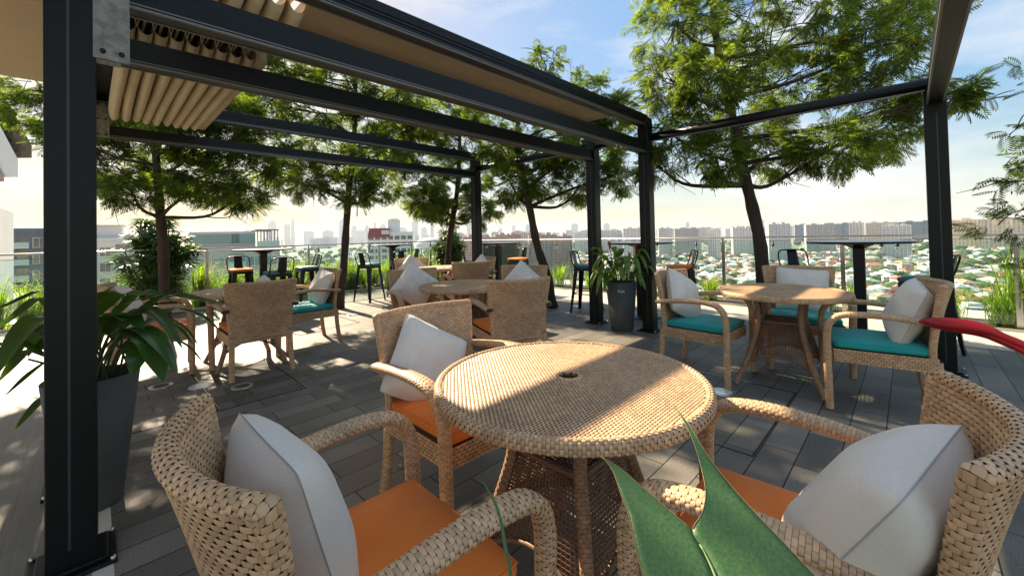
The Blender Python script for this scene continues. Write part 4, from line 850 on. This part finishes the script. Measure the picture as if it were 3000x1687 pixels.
e=MB(); mid=(a+b)/2; nn=np.array([cf_.x,cf_.y,cf_.z]); e.tube(mid-nn*-.003+np.array([0,0,-.001]),np.interp(np.linspace(0,1,40),[0,.08,.5,1],[.0008,.0045,.0062,.006]),12,flat=.7); rel(e.obj('bract_fold',M['red'],rd_),.58,-.09)
e=MB(); e.tube(smoothpath([(.57,-.12,0),(.575,-.115,.7),tuple(mid[-1])],10),.006,8); rel(e.obj('stalk',M['stem'],rd_),.58,-.09)

# fallen leaves
mb=MB()
for i in range(170):
    x=rng.uniform(.1,6.2); y=rng.uniform(-.8,9); a=rng.uniform(0,6.28); l=rng.uniform(.02,.05); d=np.array([cos(a),sin(a),0]); o=np.array([x,y,.004]); strip(mb,[o,o+d*l*.5+[0,0,.004],o+d*l+[0,0,.002]],l*.35,5,.3,None,3)
o=mb.obj('fallen_leaves',M['agedge']); tag(o,'dry fallen leaflets scattered over the paving','leaf litter',kind='stuff')
# ---------------------------------------------------------------- city below
GZ=-60.
def noisecol(name,cols,scale,rough=.9,detail=8,stretch=None):
    m=bpy.data.materials.new(name); m.use_nodes=True; t=m.node_tree; b=t.nodes['Principled BSDF']; b.inputs['Roughness'].default_value=rough; b.inputs['Specular IOR Level'].default_value=.2
    co=N(t,'ShaderNodeTexCoord'); n=N(t,'ShaderNodeTexNoise',i_Scale=scale,i_Detail=float(detail)); t.links.new(co.outputs['Object'],n.inputs[0]); r=N(t,'ShaderNodeValToRGB'); t.links.new(n.outputs['Fac'],r.inputs[0])
    el=r.color_ramp.elements; el[0].position=.3; el[0].color=(*cols[0],1); el[1].position=.72; el[1].color=(*cols[-1],1)
    for i,c in enumerate(cols[1:-1]): x=el.new(.3+.42*(i+1)/(len(cols)-1)); x.color=(*c,1)
    t.links.new(r.outputs[0],b.inputs['Base Color']); return m
M['ground']=noisecol('town_ground',[(.10,.14,.07),(.17,.20,.12),(.38,.37,.33),(.13,.17,.08)],.012)
M['canopyfar']=noisecol('far_canopy',[(.035,.07,.022),(.06,.11,.03),(.10,.155,.045)],.35,1.,6)
M['road']=mat('asphalt_road',(.10,.10,.10),.9)
def facade(name,wall,win,pu,pv,fu=.55,fv=.5,glass=.25,ver=None):
    """procedural storey grid in object space"""
    m=bpy.data.materials.new(name); m.use_nodes=True; t=m.node_tree; b=t.nodes['Principled BSDF']; L=t.links.new
    co=N(t,'ShaderNodeTexCoord'); sp=N(t,'ShaderNodeSeparateXYZ'); L(co.outputs['Object'],sp.inputs[0]); ad=N(t,'ShaderNodeMath',operation='ADD'); L(sp.outputs['X'],ad.inputs[0]); L(sp.outputs['Y'],ad.inputs[1])
    def frac(src,p,f):
        d=N(t,'ShaderNodeMath',operation='DIVIDE'); L(src,d.inputs[0]); d.inputs[1].default_value=p; q=N(t,'ShaderNodeMath',operation='FRACT'); L(d.outputs[0],q.inputs[0])
        c=N(t,'ShaderNodeMath',operation='LESS_THAN'); L(q.outputs[0],c.inputs[0]); c.inputs[1].default_value=f; fl=N(t,'ShaderNodeMath',operation='FLOOR'); L(d.outputs[0],fl.inputs[0]); return c.outputs[0],fl.outputs[0]
    a,fa=frac(ad.outputs[0],pu,fu); c,fc=frac(sp.outputs['Z'],pv,fv); mu=N(t,'ShaderNodeMath',operation='MULTIPLY'); L(a,mu.inputs[0]); L(c,mu.inputs[1])
    cmb=N(t,'ShaderNodeCombineXYZ'); L(fa,cmb.inputs[0]); L(fc,cmb.inputs[1]); wn=N(t,'ShaderNodeTexWhiteNoise',noise_dimensions='2D'); L(cmb.outputs[0],wn.inputs['Vector'])
    sc2=N(t,'ShaderNodeMapRange',i_3=.55,i_4=1.7); L(wn.outputs['Value'],sc2.inputs[0]); vs=N(t,'ShaderNodeVectorMath',operation='SCALE'); vs.inputs[0].default_value=win; L(sc2.outputs[0],vs.inputs['Scale'])
    geo=N(t,'ShaderNodeNewGeometry'); sn=N(t,'ShaderNodeSeparateXYZ'); L(geo.outputs['Normal'],sn.inputs[0]); ab=N(t,'ShaderNodeMath',operation='ABSOLUTE'); L(sn.outputs['Z'],ab.inputs[0]); lt=N(t,'ShaderNodeMath',operation='LESS_THAN'); L(ab.outputs[0],lt.inputs[0]); lt.inputs[1].default_value=.5
    m2=N(t,'ShaderNodeMath',operation='MULTIPLY'); L(mu.outputs[0],m2.inputs[0]); L(lt.outputs[0],m2.inputs[1])
    mx=N(t,'ShaderNodeMix',data_type='RGBA'); L(m2.outputs[0],mx.inputs['Factor']); mx.inputs['A'].default_value=(*wall,1); L(vs.outputs[0],mx.inputs['B']); L(mx.outputs['Result'],b.inputs['Base Color'])
    b.inputs['Roughness'].default_value=.6; return m
mb=MB(); s_=9500.; mb.add([(-s_,-s_,GZ),(s_,-s_,GZ),(s_,s_,GZ),(-s_,s_,GZ)],[(0,1,2,3)]); struct('town_ground',mb,M['ground'])
def pol(az,D): return (D*cos(R(az)),D*sin(R(az)))
# the tower the deck stands on
mb=MB(); mb.box(-30,-30,GZ,8.85,11.0,-14); o=mb.obj('host_building',M['white'],smooth=False); tag(o,'building carrying the roof deck, seen only below the ledge','building')
# near apartment blocks with real windows and balconies
M['wallgrey']=mat('grey_render',(.40,.39,.39),.8,var=.08,vscale=.3); M['wallpale']=mat('pale_render',(.60,.59,.57),.8,var=.08,vscale=.3); M['walldark']=mat('slate_cladding',(.13,.17,.20),.6,var=.2,vscale=.4)
M['winteal']=mat('teal_window_glass',(.10,.20,.20),.15,spec=.8); M['windark']=mat('dark_window_glass',(.05,.06,.07),.15,spec=.8); M['balglass']=mat('balcony_glass',(.28,.42,.40),.2,spec=.7); M['maroon']=mat('maroon_fascia',(.25,.035,.05),.6)
def block(name,az,D,rz,w_,d,top,label,wall,win,bays,st=3.1,nst=8,balc=None,extra=None,ww=.62,grp=None):
    x,y=pol(az,D); r=empty(name,(x,y,GZ),R(rz),label,'building',grp); H=top-GZ
    mb=MB(); mb.box(-w_/2,0,0,w_/2,d,H); mb.box(-w_/2-.2,-.2,H-.1,w_/2+.2,d+.2,H+.5); mb.obj('wall',wall,r,smooth=False)
    bw=w_/bays; wm=MB(); wm.box(-bw*ww/2,-.05,0,bw*ww/2,.05,1.7); wme=wm.mesh('window',win,False)
    fm=MB(); h=bw*ww/2; fm.box(-h-.12,-.16,-.12,h+.12,.0,0); fm.box(-h-.12,-.16,1.7,h+.12,.0,1.82); fm.box(-h-.12,-.16,0,-h,0,1.7); fm.box(h,-.16,0,h+.12,0,1.7); fm.box(-.04,-.10,0,.04,-.051,1.7); fme=fm.mesh('frame',M['wallpale'],False)
    n=0
    for s in range(nst):
        for b in range(bays):
            if n>=96: break
            z=H-1.2-1.7-s*st-.2
            if balc and b in balc:
                continue
            o=link(bpy.data.objects.new('window',wme)); o.parent=r; o.location=(-w_/2+(b+.5)*bw,-.03,z); f=link(bpy.data.objects.new('frame',fme)); f.parent=o; n+=1
    if balc:
        bm=MB(); bm.box(-bw*.47,-1.5,0,bw*.47,.0,.18); bme=bm.mesh('balcony',M['wallpale'],False); gm=MB(); gm.box(-bw*.47,-1.5,.18,bw*.47,-1.44,1.15); gme=gm.mesh('balcony_glass',M['balglass'],False); dm=MB(); dm.box(-bw*.42,-.06,.2,bw*.42,.02,2.5); dme=dm.mesh('balcony_door',win,False)
        for s in range(nst):
            for b in balc:
                z=H-3.0-s*st-.3; o=link(bpy.data.objects.new('balcony',bme)); o.parent=r; o.location=(-w_/2+(b+.5)*bw,-.01,z)
                for q,nm in((gme,'balcony_glass'),(dme,'balcony_door')): g=link(bpy.data.objects.new(nm,q)); g.parent=o
    if extra: extra(r,w_,d,H)
    return r
def ex_c(r,w_,d,H):
    mb=MB(); mb.box(-w_/2,1,H+.5,w_*.22,d,H+3.4); mb.obj('penthouse',M['wallgrey'],r,smooth=False)
    for x in (-w_*.38,-w_*.1,w_*.08): q=MB(); q.box(x-1.9,.90,H+1.2,x+1.9,.99,H+2.9); q.obj('penthouse_window',M['winteal'],r,smooth=False)
    mb=MB()
    for x in np.linspace(w_*.24,w_/2-.3,7): mb.box(x-.08,.2,H+.5,x+.08,.36,H+3.5); mb.box(x-.06,d-.5,H+.5,x+.06,d-.35,H+3.5)
    mb.box(w_*.23,.1,H+3.5,w_/2,.4,H+3.7); mb.box(w_*.23,d-.5,H+3.5,w_/2,d-.3,H+3.7)
    for x in np.linspace(w_*.24,w_/2-.3,12): mb.box(x-.04,.3,H+3.7,x+.04,d-.4,H+3.8)
    mb.obj('roof_trellis',M['walldark'],r,smooth=False); mb=MB(); mb.box(w_*.23,.0,H+.5,w_/2,.08,H+1.5); mb.obj('roof_glass',M['balglass'],r,smooth=False)
block('apartment_block',78.4,92,-8,14.2,12,-.3,'grey apartment block with teal windows and a roof trellis, left of centre',M['wallgrey'],M['winteal'],5,nst=9,balc=[2],extra=ex_c)
def ex_top(r,w_,d,H):
    mb=MB(); mb.box(-w_*.45,2,H+.5,-w_*.1,d-2,H+3.0); mb.box(-w_*.48,1.5,H+3.0,-w_*.07,d-1.5,H+3.2); mb.obj('plant_room',M['wallpale'],r,smooth=False)
def ex_fins(r,w_,d,H):
    ex_top(r,w_,d,H)
    mb=MB()
    for x in np.linspace(-w_*.06,w_*.16,9): mb.box(x-.12,-.7,2,x+.12,-.05,H)
    for x in np.linspace(w_*.33,w_*.46,6): mb.box(x-.12,-.7,2,x+.12,-.05,H)
    mb.obj('fins',M['walldark'],r,smooth=False)
block('apartment_block',96.4,120,4,19,16,4.1,'dark slate-blue apartment block with white balconies at the left edge',M['walldark'],M['windark'],8,nst=9,balc=[1,2,5],extra=ex_fins)
block('apartment_block',87.4,115,-4,15,14,2.0,'pale grey apartment block with stacked balconies between the near post and the bush',M['wallpale'],M['windark'],6,nst=9,balc=[2,3],extra=ex_top)
block('apartment_block',84.6,190,-4,22,16,3.8,'long low grey roofline behind the bush',M['wallgrey'],M['windark'],10,nst=5,extra=None)
block('apartment_block',98.5,60,10,10,12,-4.5,'cream apartment corner cut by the left edge',M['wallpale'],M['windark'],3,nst=8,balc=[1])
mb=MB(); x,y=pol(90,62); mb.box(x-26,y-2,GZ,x+20,y+16,-9.6); mb.box(x-26,y-2.4,-9.6,x+20,y-2,-8.4); o=mb.obj('podium_roof',M['cream'],smooth=False); tag(o,'low tan podium roof below the left apartment blocks','building')
def ex_red(r,w_,d,H):
    mb=MB(); mb.box(-w_*.06,3,H+.5,w_*.22,d,H+6.5); mb.box(-w_*.02,2.6,H+6.5,w_*.18,d,H+7.0); mb.obj('stair_tower',M['white'],r,smooth=False)
    mb=MB(); mb.add([(-w_*.5,-.5,H-2.0),(-w_*.02,-.5,H-2.0),(-w_*.02,-.2,H+2.4),(-w_*.46,-.2,H+2.4),(-w_*.5,3,H-2.0),(-w_*.02,3,H-2.0),(-w_*.02,3,H+2.4),(-w_*.46,3,H+2.4)],[(0,1,2,3),(5,4,7,6),(1,5,6,2),(4,0,3,7),(3,2,6,7),(4,5,1,0)]); mb.obj('maroon_fascia',M['maroon'],r,smooth=False)
    mb=MB(); mb.box(-w_*.20,-.6,H-.6,-w_*.03,-.51,H+1.4); mb.obj('roof_sign_panel',M['wallpale'],r,smooth=False)
block('apartment_block',60.9,205,-28,21,13,3.6,'white building with maroon roof band and stair tower left of the far post',M['white'],M['windark'],7,nst=12,extra=ex_red,ww=.7)
# public housing slabs
def slab(w_,d,H,wall,win,ribs,ribm,pu=3.4):
    r=[]
    f=facade('storeys_%d'%len(bpy.data.materials),wall,win,pu,2.9)
    mb=MB(); mb.box(-w_/2,0,0,w_/2,d,H); mb.box(-w_*.3,3,H,-w_*.12,d-2,H+3.2); mb.box(w_*.15,3,H,w_*.3,d-2,H+3.2); a=mb.mesh('wall',f,False)
    q=MB(); 
    for x in np.linspace(-w_/2,w_/2,ribs): q.box(x-.7,-1.6,0,x+.7,.05,H+.6)
    q.box(-w_/2-.4,-.4,H,w_/2+.4,d+.4,H+.7); b=q.mesh('ribs',ribm,False); return a,b
SL=[slab(62,13,58,(.62,.60,.56),(.16,.19,.22),8,M['white']),slab(48,13,62,(.55,.56,.56),(.12,.15,.19),6,M['wallpale']),slab(70,13,52,(.48,.47,.47),(.10,.13,.17),10,M['wallgrey']),slab(30,16,66,(.66,.62,.54),(.20,.21,.22),5,M['white'])]
M['pink']=mat('salmon_render',(.50,.30,.25),.8,var=.1,vscale=.2)
PK=slab(34,14,60,(.56,.46,.42),(.16,.16,.18),7,M['pink'],3.0)
OF=[slab(60,30,40,(.20,.26,.32),(.07,.10,.15),4,M['walldark'],2.2),slab(55,25,38,(.66,.58,.42),(.25,.22,.18),5,M['cream'],4.),slab(45,25,42,(.60,.48,.42),(.22,.2,.2),6,M['cream'],4.)]
def put(me,az,D,rz,top,H,name,label,grp,sx=1):
    x,y=pol(az,D); r=link(bpy.data.objects.new(name,me[0])); r.location=(x,y,top-H); r.rotation_euler=(0,0,R(rz)); r.scale=(sx,1,1); tag(r,label,'building',grp); b=link(bpy.data.objects.new('ribs',me[1])); b.parent=r; return r
# height of a thing at distance D that shows dy photo-units above the horizon
for i,(az,D,dy) in enumerate(((49.3,430,-3),(47.2,400,-5),(44.9,440,0),(42.6,470,4),(40.0,420,-2),(37.7,450,-6))):
    put(PK if i!=3 else SL[1],az,D,az-90+rng.uniform(-14,14),1.2+dy*D/1016,60 if i!=3 else 62,'housing_block',ordi(i+1)+' salmon and grey housing block from the left, behind the leaning tree trunk','salmon housing blocks',.8)
az=27.5; i=0
while az>-1:
    D=rng.uniform(820,1050); k=i%4; put(SL[k],az,D,az-90+rng.uniform(-30,30),2+rng.uniform(0,10)*D/1016,(58,62,52,66)[k],'housing_block',ordi(i+1)+' pale high-rise housing slab from the left in the long row at right','row of housing slabs at right',rng.uniform(.5,.8)); az-=rng.uniform(2.6,3.9); i+=1
az=52; j2=0
while az>-8:
    j2+=1
    D=rng.uniform(1500,2300); k=rng.integers(0,4); put(SL[k],az,D,az-90+rng.uniform(-25,25),2+rng.uniform(2,9)*D/1016,(58,62,52,66)[k],'housing_block',ordi(j2)+' hazy housing slab from the left on the farther row','far row of housing slabs'); az-=rng.uniform(2.2,4.2)
az=34.5; j3=0
while az>26.5: j3+=1; put(SL[rng.integers(0,4)],az,rng.uniform(1150,1400),az-90,6,60,'housing_block',ordi(j3)+' narrow white housing slab right of the leaning trunk','white slabs right of the leaning trunk',.7); az-=1.5
for az,D,k,lb in ((8.2,1350,0,'dark blue-grey office block right of the trunk'),(5.6,1250,0,'wide slate office block above the right bar table'),(2.2,1200,2,'pinkish office block above the right bar table'),(-.6,1300,0,'blue glass office block left of the right-hand post'),(-4.6,900,1,'yellow-cream apartment block near the right edge'),(-6.6,860,1,'yellow-cream apartment block at the right edge'),(-8.8,880,1,'yellow-cream apartment block cut by the right edge')):
    put(OF[k],az,D,az-90+rng.uniform(-8,8),3+6*D/1016,(40,38,42)[k],'office_block' if k!=1 else 'housing_block',lb,None)
# downtown towers far away
M['tower']=mat('tower_cladding',(.28,.32,.36),.5)
TW=[(77.3,120,60),(74.8,240,90),(73.2,180,45),(72.6,245,30),(70.8,100,90),(66.9,235,75),(65.5,170,55),(63.9,150,60),(62.9,215,35),(61.9,200,90),(60.9,160,60),(57.7,205,60),(56.5,130,70),(55.4,180,40),(52.5,120,80),(50.3,170,45),(48.1,190,50),(46,110,70),(68.6,110,120),(59.4,130,120),(64.7,100,160),(54,95,120),(44.1,140,60),(42.1,120,70),(35.5,120,70),(31.2,130,60),(21,130,60),(13,120,80)]
TW.sort(key=lambda t:-t[0])
for i,(az,h,w_) in enumerate(TW):
    D=5200+rng.uniform(-600,900); x,y=pol(az+.0,D); mb=MB(); H=h+60; 
    if i%5==1: mb.lathe([(w_*.5,0),(w_*.5,H*.82),(w_*.42,H*.93),(w_*.2,H)],n=12,capt=True)
    else: mb.box(-w_/2,-w_/2,0,w_/2,w_/2,H*(.93 if i%2 else 1)); mb.box(-w_*.3,-w_*.3,H*.9,w_*.25,w_*.3,H+ (4 if i%3 else 12))
    o=mb.obj('far_tower',M['tower'],smooth=False); o.location=(x,y,GZ); o.rotation_euler=(0,0,R(az+rng.uniform(-30,30))); tag(o,ordi(i+1)+' bluish tower from the left in the hazy downtown skyline','tower','hazy downtown towers')
mb=MB(); n=260
for i in range(n):
    az=rng.uniform(-12,80); D=rng.uniform(3000,7500); x,y=pol(az,D); w_=rng.uniform(20,60); h=60+rng.uniform(8,34)*D/5000; mb.bbox_((x,y),w_/2,w_/2,GZ,GZ+h,R(az))
o=mb.obj('far_skyline',M['tower'],smooth=False); tag(o,'low continuous far skyline fading into haze','skyline',kind='stuff')
# stadium dome
x,y=pol(55.8,2100); mb=MB(); mb.lathe([(75,0),(74,22),(60,40),(35,52),(8,57),(.1,57.5)],n=40); o=mb.obj('stadium_dome',M['wallpale']); o.location=(x,y,GZ+2); tag(o,'pale shallow stadium dome right of the white and red building','stadium')
x,y=pol(-2.6,2400); mb=MB(); mb.lathe([(150,0),(150,38),(140,46),(110,44)],n=40); o=mb.obj('oval_stadium',M['white']); o.location=(x,y,GZ); tag(o,'white oval stadium roof just right of the right-hand post','stadium')
# houses
M['r_red']=mat('red_tile_roof',(.36,.11,.06),.8,var=.3,vscale=.3); M['r_tan']=mat('tan_roof',(.42,.30,.22),.8,var=.2,vscale=.3); M['r_teal']=mat('pale_green_roof',(.38,.46,.43),.7,var=.15,vscale=.3); M['r_grey']=mat('grey_roof',(.24,.25,.26),.8,var=.2,vscale=.3); M['r_white']=mat('white_flat_roof',(.66,.66,.63),.8)
M['housewall']=facade('house_wall',(.66,.64,.58),(.13,.14,.15),2.4,3.0,.5,.45)
def house(w_,d,h,rm,kind):
    a=MB(); a.box(-w_/2,-d/2,0,w_/2,d/2,h); 
    if kind=='L': a.box(w_/2,-d/2+1,0,w_/2+4,d/4,h*.6)
    W=a.mesh('wall',M['housewall'],False); b=MB(); e=.8
    if kind=='flat': b.box(-w_/2-.3,-d/2-.3,h,w_/2+.3,d/2+.3,h+.5); b.box(-w_/4,-d/4,h+.5,w_/8,d/4,h+2.4)
    else:
        def hip(cx,cy,w2,d2,z,rh,rdg): b.add([(cx-w2,cy-d2,z),(cx+w2,cy-d2,z),(cx+w2,cy+d2,z),(cx-w2,cy+d2,z),(cx-rdg,cy,z+rh),(cx+rdg,cy,z+rh)],[(0,1,5,4),(2,3,4,5)],[[1,2,5],[3,0,4],[3,2,1,0]])
        hip(0,0,w_/2+e,d/2+e,h,d*.27,w_/2-d/2+.2 if w_>d else .3)
        if kind=='L': hip(w_/2+2,-d/8,3.2,d/3,h*.6,1.6,.5)
        if kind=='gab': hip(0,-d/2,w_*.22,d*.35,h+.02,d*.16,.3)
    return W,b.mesh('roof',rm,False)
HS=[house(15,10,7,M['r_red'],'L'),house(13,11,7.5,M['r_tan'],'gab'),house(18,10,7,M['r_red'],'gab'),house(14,10,8.5,M['r_teal'],'hip'),house(12,10,8,M['r_grey'],'L'),house(14,12,9.5,M['r_white'],'flat'),house(16,9,7,M['r_tan'],'L'),house(26,12,12,M['r_white'],'flat')]
HL=['house with a red tiled roof','house with a tan hipped roof','wide house with a red tiled roof','house with a pale green roof','house with a grey roof','white flat-roofed house','long house with a tan roof','white flat-roofed apartment house']
spots=[]; tries=0
while len(spots)<285 and tries<30000:
    tries+=1; u=rng.uniform(0,1); D=1/(1/210+u*(1/1150-1/210)) if rng.uniform()<.8 else rng.uniform(300,1100); az=rng.uniform(-14,33)
    x,y=pol(az,D)
    if all((x-a)**2+(y-b)**2>(17+D*.012)**2 for a,b in spots): spots.append((x,y))
for i,(x,y) in enumerate(spots):
    k=int(rng.choice(8,p=[.16,.13,.13,.13,.12,.15,.10,.08])); r=link(bpy.data.objects.new('house',HS[k][0])); r.location=(x,y,GZ); r.rotation_euler=(0,0,rng.choice([0,PI/2])+rng.normal(.5,.25)); s=rng.uniform(.85,1.15); r.scale=(s,s,s)
    tag(r,HL[k]+' in the suburb below the right-hand railing','house',HL[k].replace('house','houses')+', below'); b=link(bpy.data.objects.new('roof',HS[k][1])); b.parent=r
for i in range(60):                                                        # low-rise towards the white and red building
    az=rng.uniform(33,66); D=rng.uniform(330,1500); x,y=pol(az,D); k=int(rng.integers(0,7)); 
    if i<14: r=link(bpy.data.objects.new('house',HS[k][0])); r.location=(x,y,GZ); r.rotation_euler=(0,0,rng.uniform(0,6)); tag(r,HL[k]+' among trees beyond the far post','house','houses beyond the far post'); b=link(bpy.data.objects.new('roof',HS[k][1])); b.parent=r
# the suburb beyond the nearest houses, too many to count
def suburb(name,n,rm,azr,label):
    a=MB();b=MB()
    for i in range(n):
        az=rng.uniform(*azr); u=rng.uniform(0,1); D=1/(1/380+u*(1/1900-1/380)); x,y=pol(az,D)
        if min((sp0[:,0]-x)**2+(sp0[:,1]-y)**2)<150: continue
        w_=rng.uniform(5,9); d_=rng.uniform(4,6); h=rng.uniform(6,11); th=rng.choice([0,PI/2])+.5+rng.normal(0,.25)
        a.bbox_((x,y),w_,d_,GZ,GZ+h,th); ca,sa=cos(th),sin(th)
        pts=[(-w_-.6,-d_-.6,h),(w_+.6,-d_-.6,h),(w_+.6,d_+.6,h),(-w_-.6,d_+.6,h),(-w_*.5,0,h+2.6),(w_*.5,0,h+2.6)]
        b.add([(x+p*ca-q*sa,y+p*sa+q*ca,GZ+z+.02) for p,q,z in pts],[(0,1,5,4),(2,3,4,5)],[[1,2,5],[3,0,4]])
    o=a.obj(name,M['housewall'],smooth=False); tag(o,label,'suburb',kind='stuff'); r=b.obj('roofs',rm,o,smooth=False)
sp0=np.array(spots)
suburb('far_suburb',480,M['r_white'],(-15,36),'pale-roofed houses packed between the trees toward the high-rise row')
suburb('far_suburb',520,M['r_tan'],(-15,36),'tan-roofed houses packed between the trees toward the high-rise row')
suburb('far_suburb',360,M['r_red'],(-15,36),'red-roofed houses packed between the trees toward the high-rise row')
suburb('far_suburb',300,M['r_grey'],(36,75),'grey-roofed houses scattered in the woods left of the far post')
# town trees: individuals near, one wood behind
import bmesh
def blobtree(seed):
    bm=bmesh.new(); rr=np.random.default_rng(seed)
    for k in range(7):
        c=Vector((rr.normal(0,2.6),rr.normal(0,2.6),6+rr.uniform(-1.2,2.2))); s=rr.uniform(2.0,3.4)
        r_=bmesh.ops.create_icosphere(bm,subdivisions=3,radius=s,matrix=Matrix.Translation(c))
        for v in r_['verts']: v.co+= (v.co-c).normalized()*rr.normal(0,.38)
    me=bpy.data.meshes.new('crown'); bm.to_mesh(me); bm.free(); me.materials.append(M['canopyfar']); return me
BT=[blobtree(s) for s in(1,2,3,4)]; tm=MB(); tm.tube([(0,0,0),(0,0,5)],[.5,.35],6); TME=tm.mesh('trunk',M['bark'])
ntree=0; tries=0
while ntree<240 and tries<9000:
    tries+=1; u=rng.uniform(0,1); D=1/(1/170+u*(1/800-1/170)); az=rng.uniform(-14,36) if rng.uniform()<.75 else rng.uniform(36,72); x,y=pol(az,D)
    if any((x-a)**2+(y-b)**2<10**2 for a,b in spots): continue
    r=link(bpy.data.objects.new('town_tree',BT[ntree%4])); r.location=(x,y,GZ); s=rng.uniform(.7,1.35); r.scale=(s*1.1,s*1.1,s); r.rotation_euler=(0,0,rng.uniform(0,6)); tag(r,'round leafy tree between the houses below','tree','trees in the suburb below'); t=link(bpy.data.objects.new('trunk',TME)); t.parent=r; ntree+=1
mb=MB(); V=[];ico=[]
bm=bmesh.new(); bmesh.ops.create_icosphere(bm,subdivisions=1,radius=1); IV=np.array([v.co[:] for v in bm.verts]); IF=[[v.index for v in f.verts] for f in bm.faces]; bm.free(); IFq=np.array([(a,b,c,c) for a,b,c in IF])
n=2900; azs=np.where(rng.uniform(size=n)<.5,rng.uniform(-16,40,n),rng.uniform(34,80,n)); Ds=1/(1/330+rng.uniform(0,1,n)*(1/3800-1/330)); cx=Ds*np.cos(np.radians(azs)); cy=Ds*np.sin(np.radians(azs))
sp=np.array(spots); dmin=np.array([np.min((sp[:,0]-a)**2+(sp[:,1]-b)**2) for a,b in zip(cx,cy)]); k=dmin>90; cx,cy,Ds=cx[k],cy[k],Ds[k]; n=len(cx)
rad=rng.uniform(3.5,7,n)*(1+Ds/2500); Vv=IV[None]*rad[:,None,None]*np.array([1.2,1.2,.8])*(1+rng.normal(0,.16,(n,len(IV),1)))+np.stack([cx,cy,GZ+rad*.7],-1)[:,None,:]
F=(np.array(IF)[None]+np.arange(n)[:,None,None]*len(IV)).reshape(-1,3)
me=bpy.data.meshes.new('woodland'); me.from_pydata(Vv.reshape(-1,3).tolist(),[],F.tolist()); me.materials.append(M['canopyfar']); o=link(bpy.data.objects.new('woodland',me)); tag(o,'distant mass of tree crowns between the housing','woodland',kind='stuff')
for (pts,wd) in (([(150,-60),(230,-10),(330,40),(480,60),(700,90),(1000,160)],9),([(260,-60),(280,30),(300,130),(330,260)],7),([(500,-120),(520,60),(560,250)],7)):
    P=smoothpath([(a,b,GZ+.3) for a,b in pts],50); T=np.gradient(P,axis=0); T/=np.linalg.norm(T,axis=1)[:,None]; S=np.stack([-T[:,1],T[:,0],0*T[:,0]],-1)*wd; mb=MB(); mb.grid(np.stack([P-S,P+S],1)); struct('town_road',mb,M['road'])
# neighbouring eave at the left edge
r=empty('neighbour_roof',(-2.2,16.5,0),0,'tiled roof corner with white fascia at the left edge','roof')
d1=np.array([-.50,-.52,-1.33]); d1=d1/np.linalg.norm(d1)
A=np.array([-3.1,17.45,9.1]); B_=np.array([-1.08,15.45,3.72]); back=np.array([-.72,.70,0])*9
def prism(a,b,off,th,m,nm,bk=back):
    a=np.array(a)+off;b=np.array(b)+off; dn=np.array([0,0,-th]); mb=MB(); v=[a,b,b+bk,a+bk,a+dn,b+dn,b+bk+dn,a+bk+dn]; mb.add(v,[(0,1,2,3),(7,6,5,4),(4,5,1,0),(5,6,2,1),(6,7,3,2),(7,4,0,3)]); o=mb.obj(nm,m,r,smooth=False); rel(o,-2.2,16.5)
prism(A,B_,np.array([0,0,0]),.30,M['tile'],'tiles'); prism(A,B_+np.array([-.1,.02,0.05]),np.array([-.12,-.0,-.42]),.42,M['white'],'fascia'); 
prism(A+np.array([-.4,.1,-.9]),B_+np.array([-.45,.2,-.3]),np.array([0,0,-.5]),.1,mat('rose_soffit',(.40,.27,.24),.8),'soffit')
mb=MB(); mb.box(-14,16.3,-60,-2.3,26,2.6); rel(mb.obj('house_wall',M['white'],r,smooth=False),-2.2,16.5)
# ---------------------------------------------------------------- haze
hz=MB(); hz.box(-9800,-9800,GZ-1.2,9800,9800,240); me=hz.mesh('haze',M['white'],False); me.materials.clear()
hm=bpy.data.materials.new('haze_air'); hm.use_nodes=True; t=hm.node_tree; t.nodes.remove(t.nodes['Principled BSDF']); pv=N(t,'ShaderNodeVolumePrincipled'); pv.inputs['Color'].default_value=(.76,.85,.93,1); pv.inputs['Density'].default_value=HAZE; pv.inputs['Anisotropy'].default_value=.15
t.links.new(pv.outputs[0],t.nodes['Material Output'].inputs['Volume']); me.materials.append(hm); o=link(bpy.data.objects.new('haze',me)); o['kind']='stuff'; o['label']='thin pale haze lying over the town'
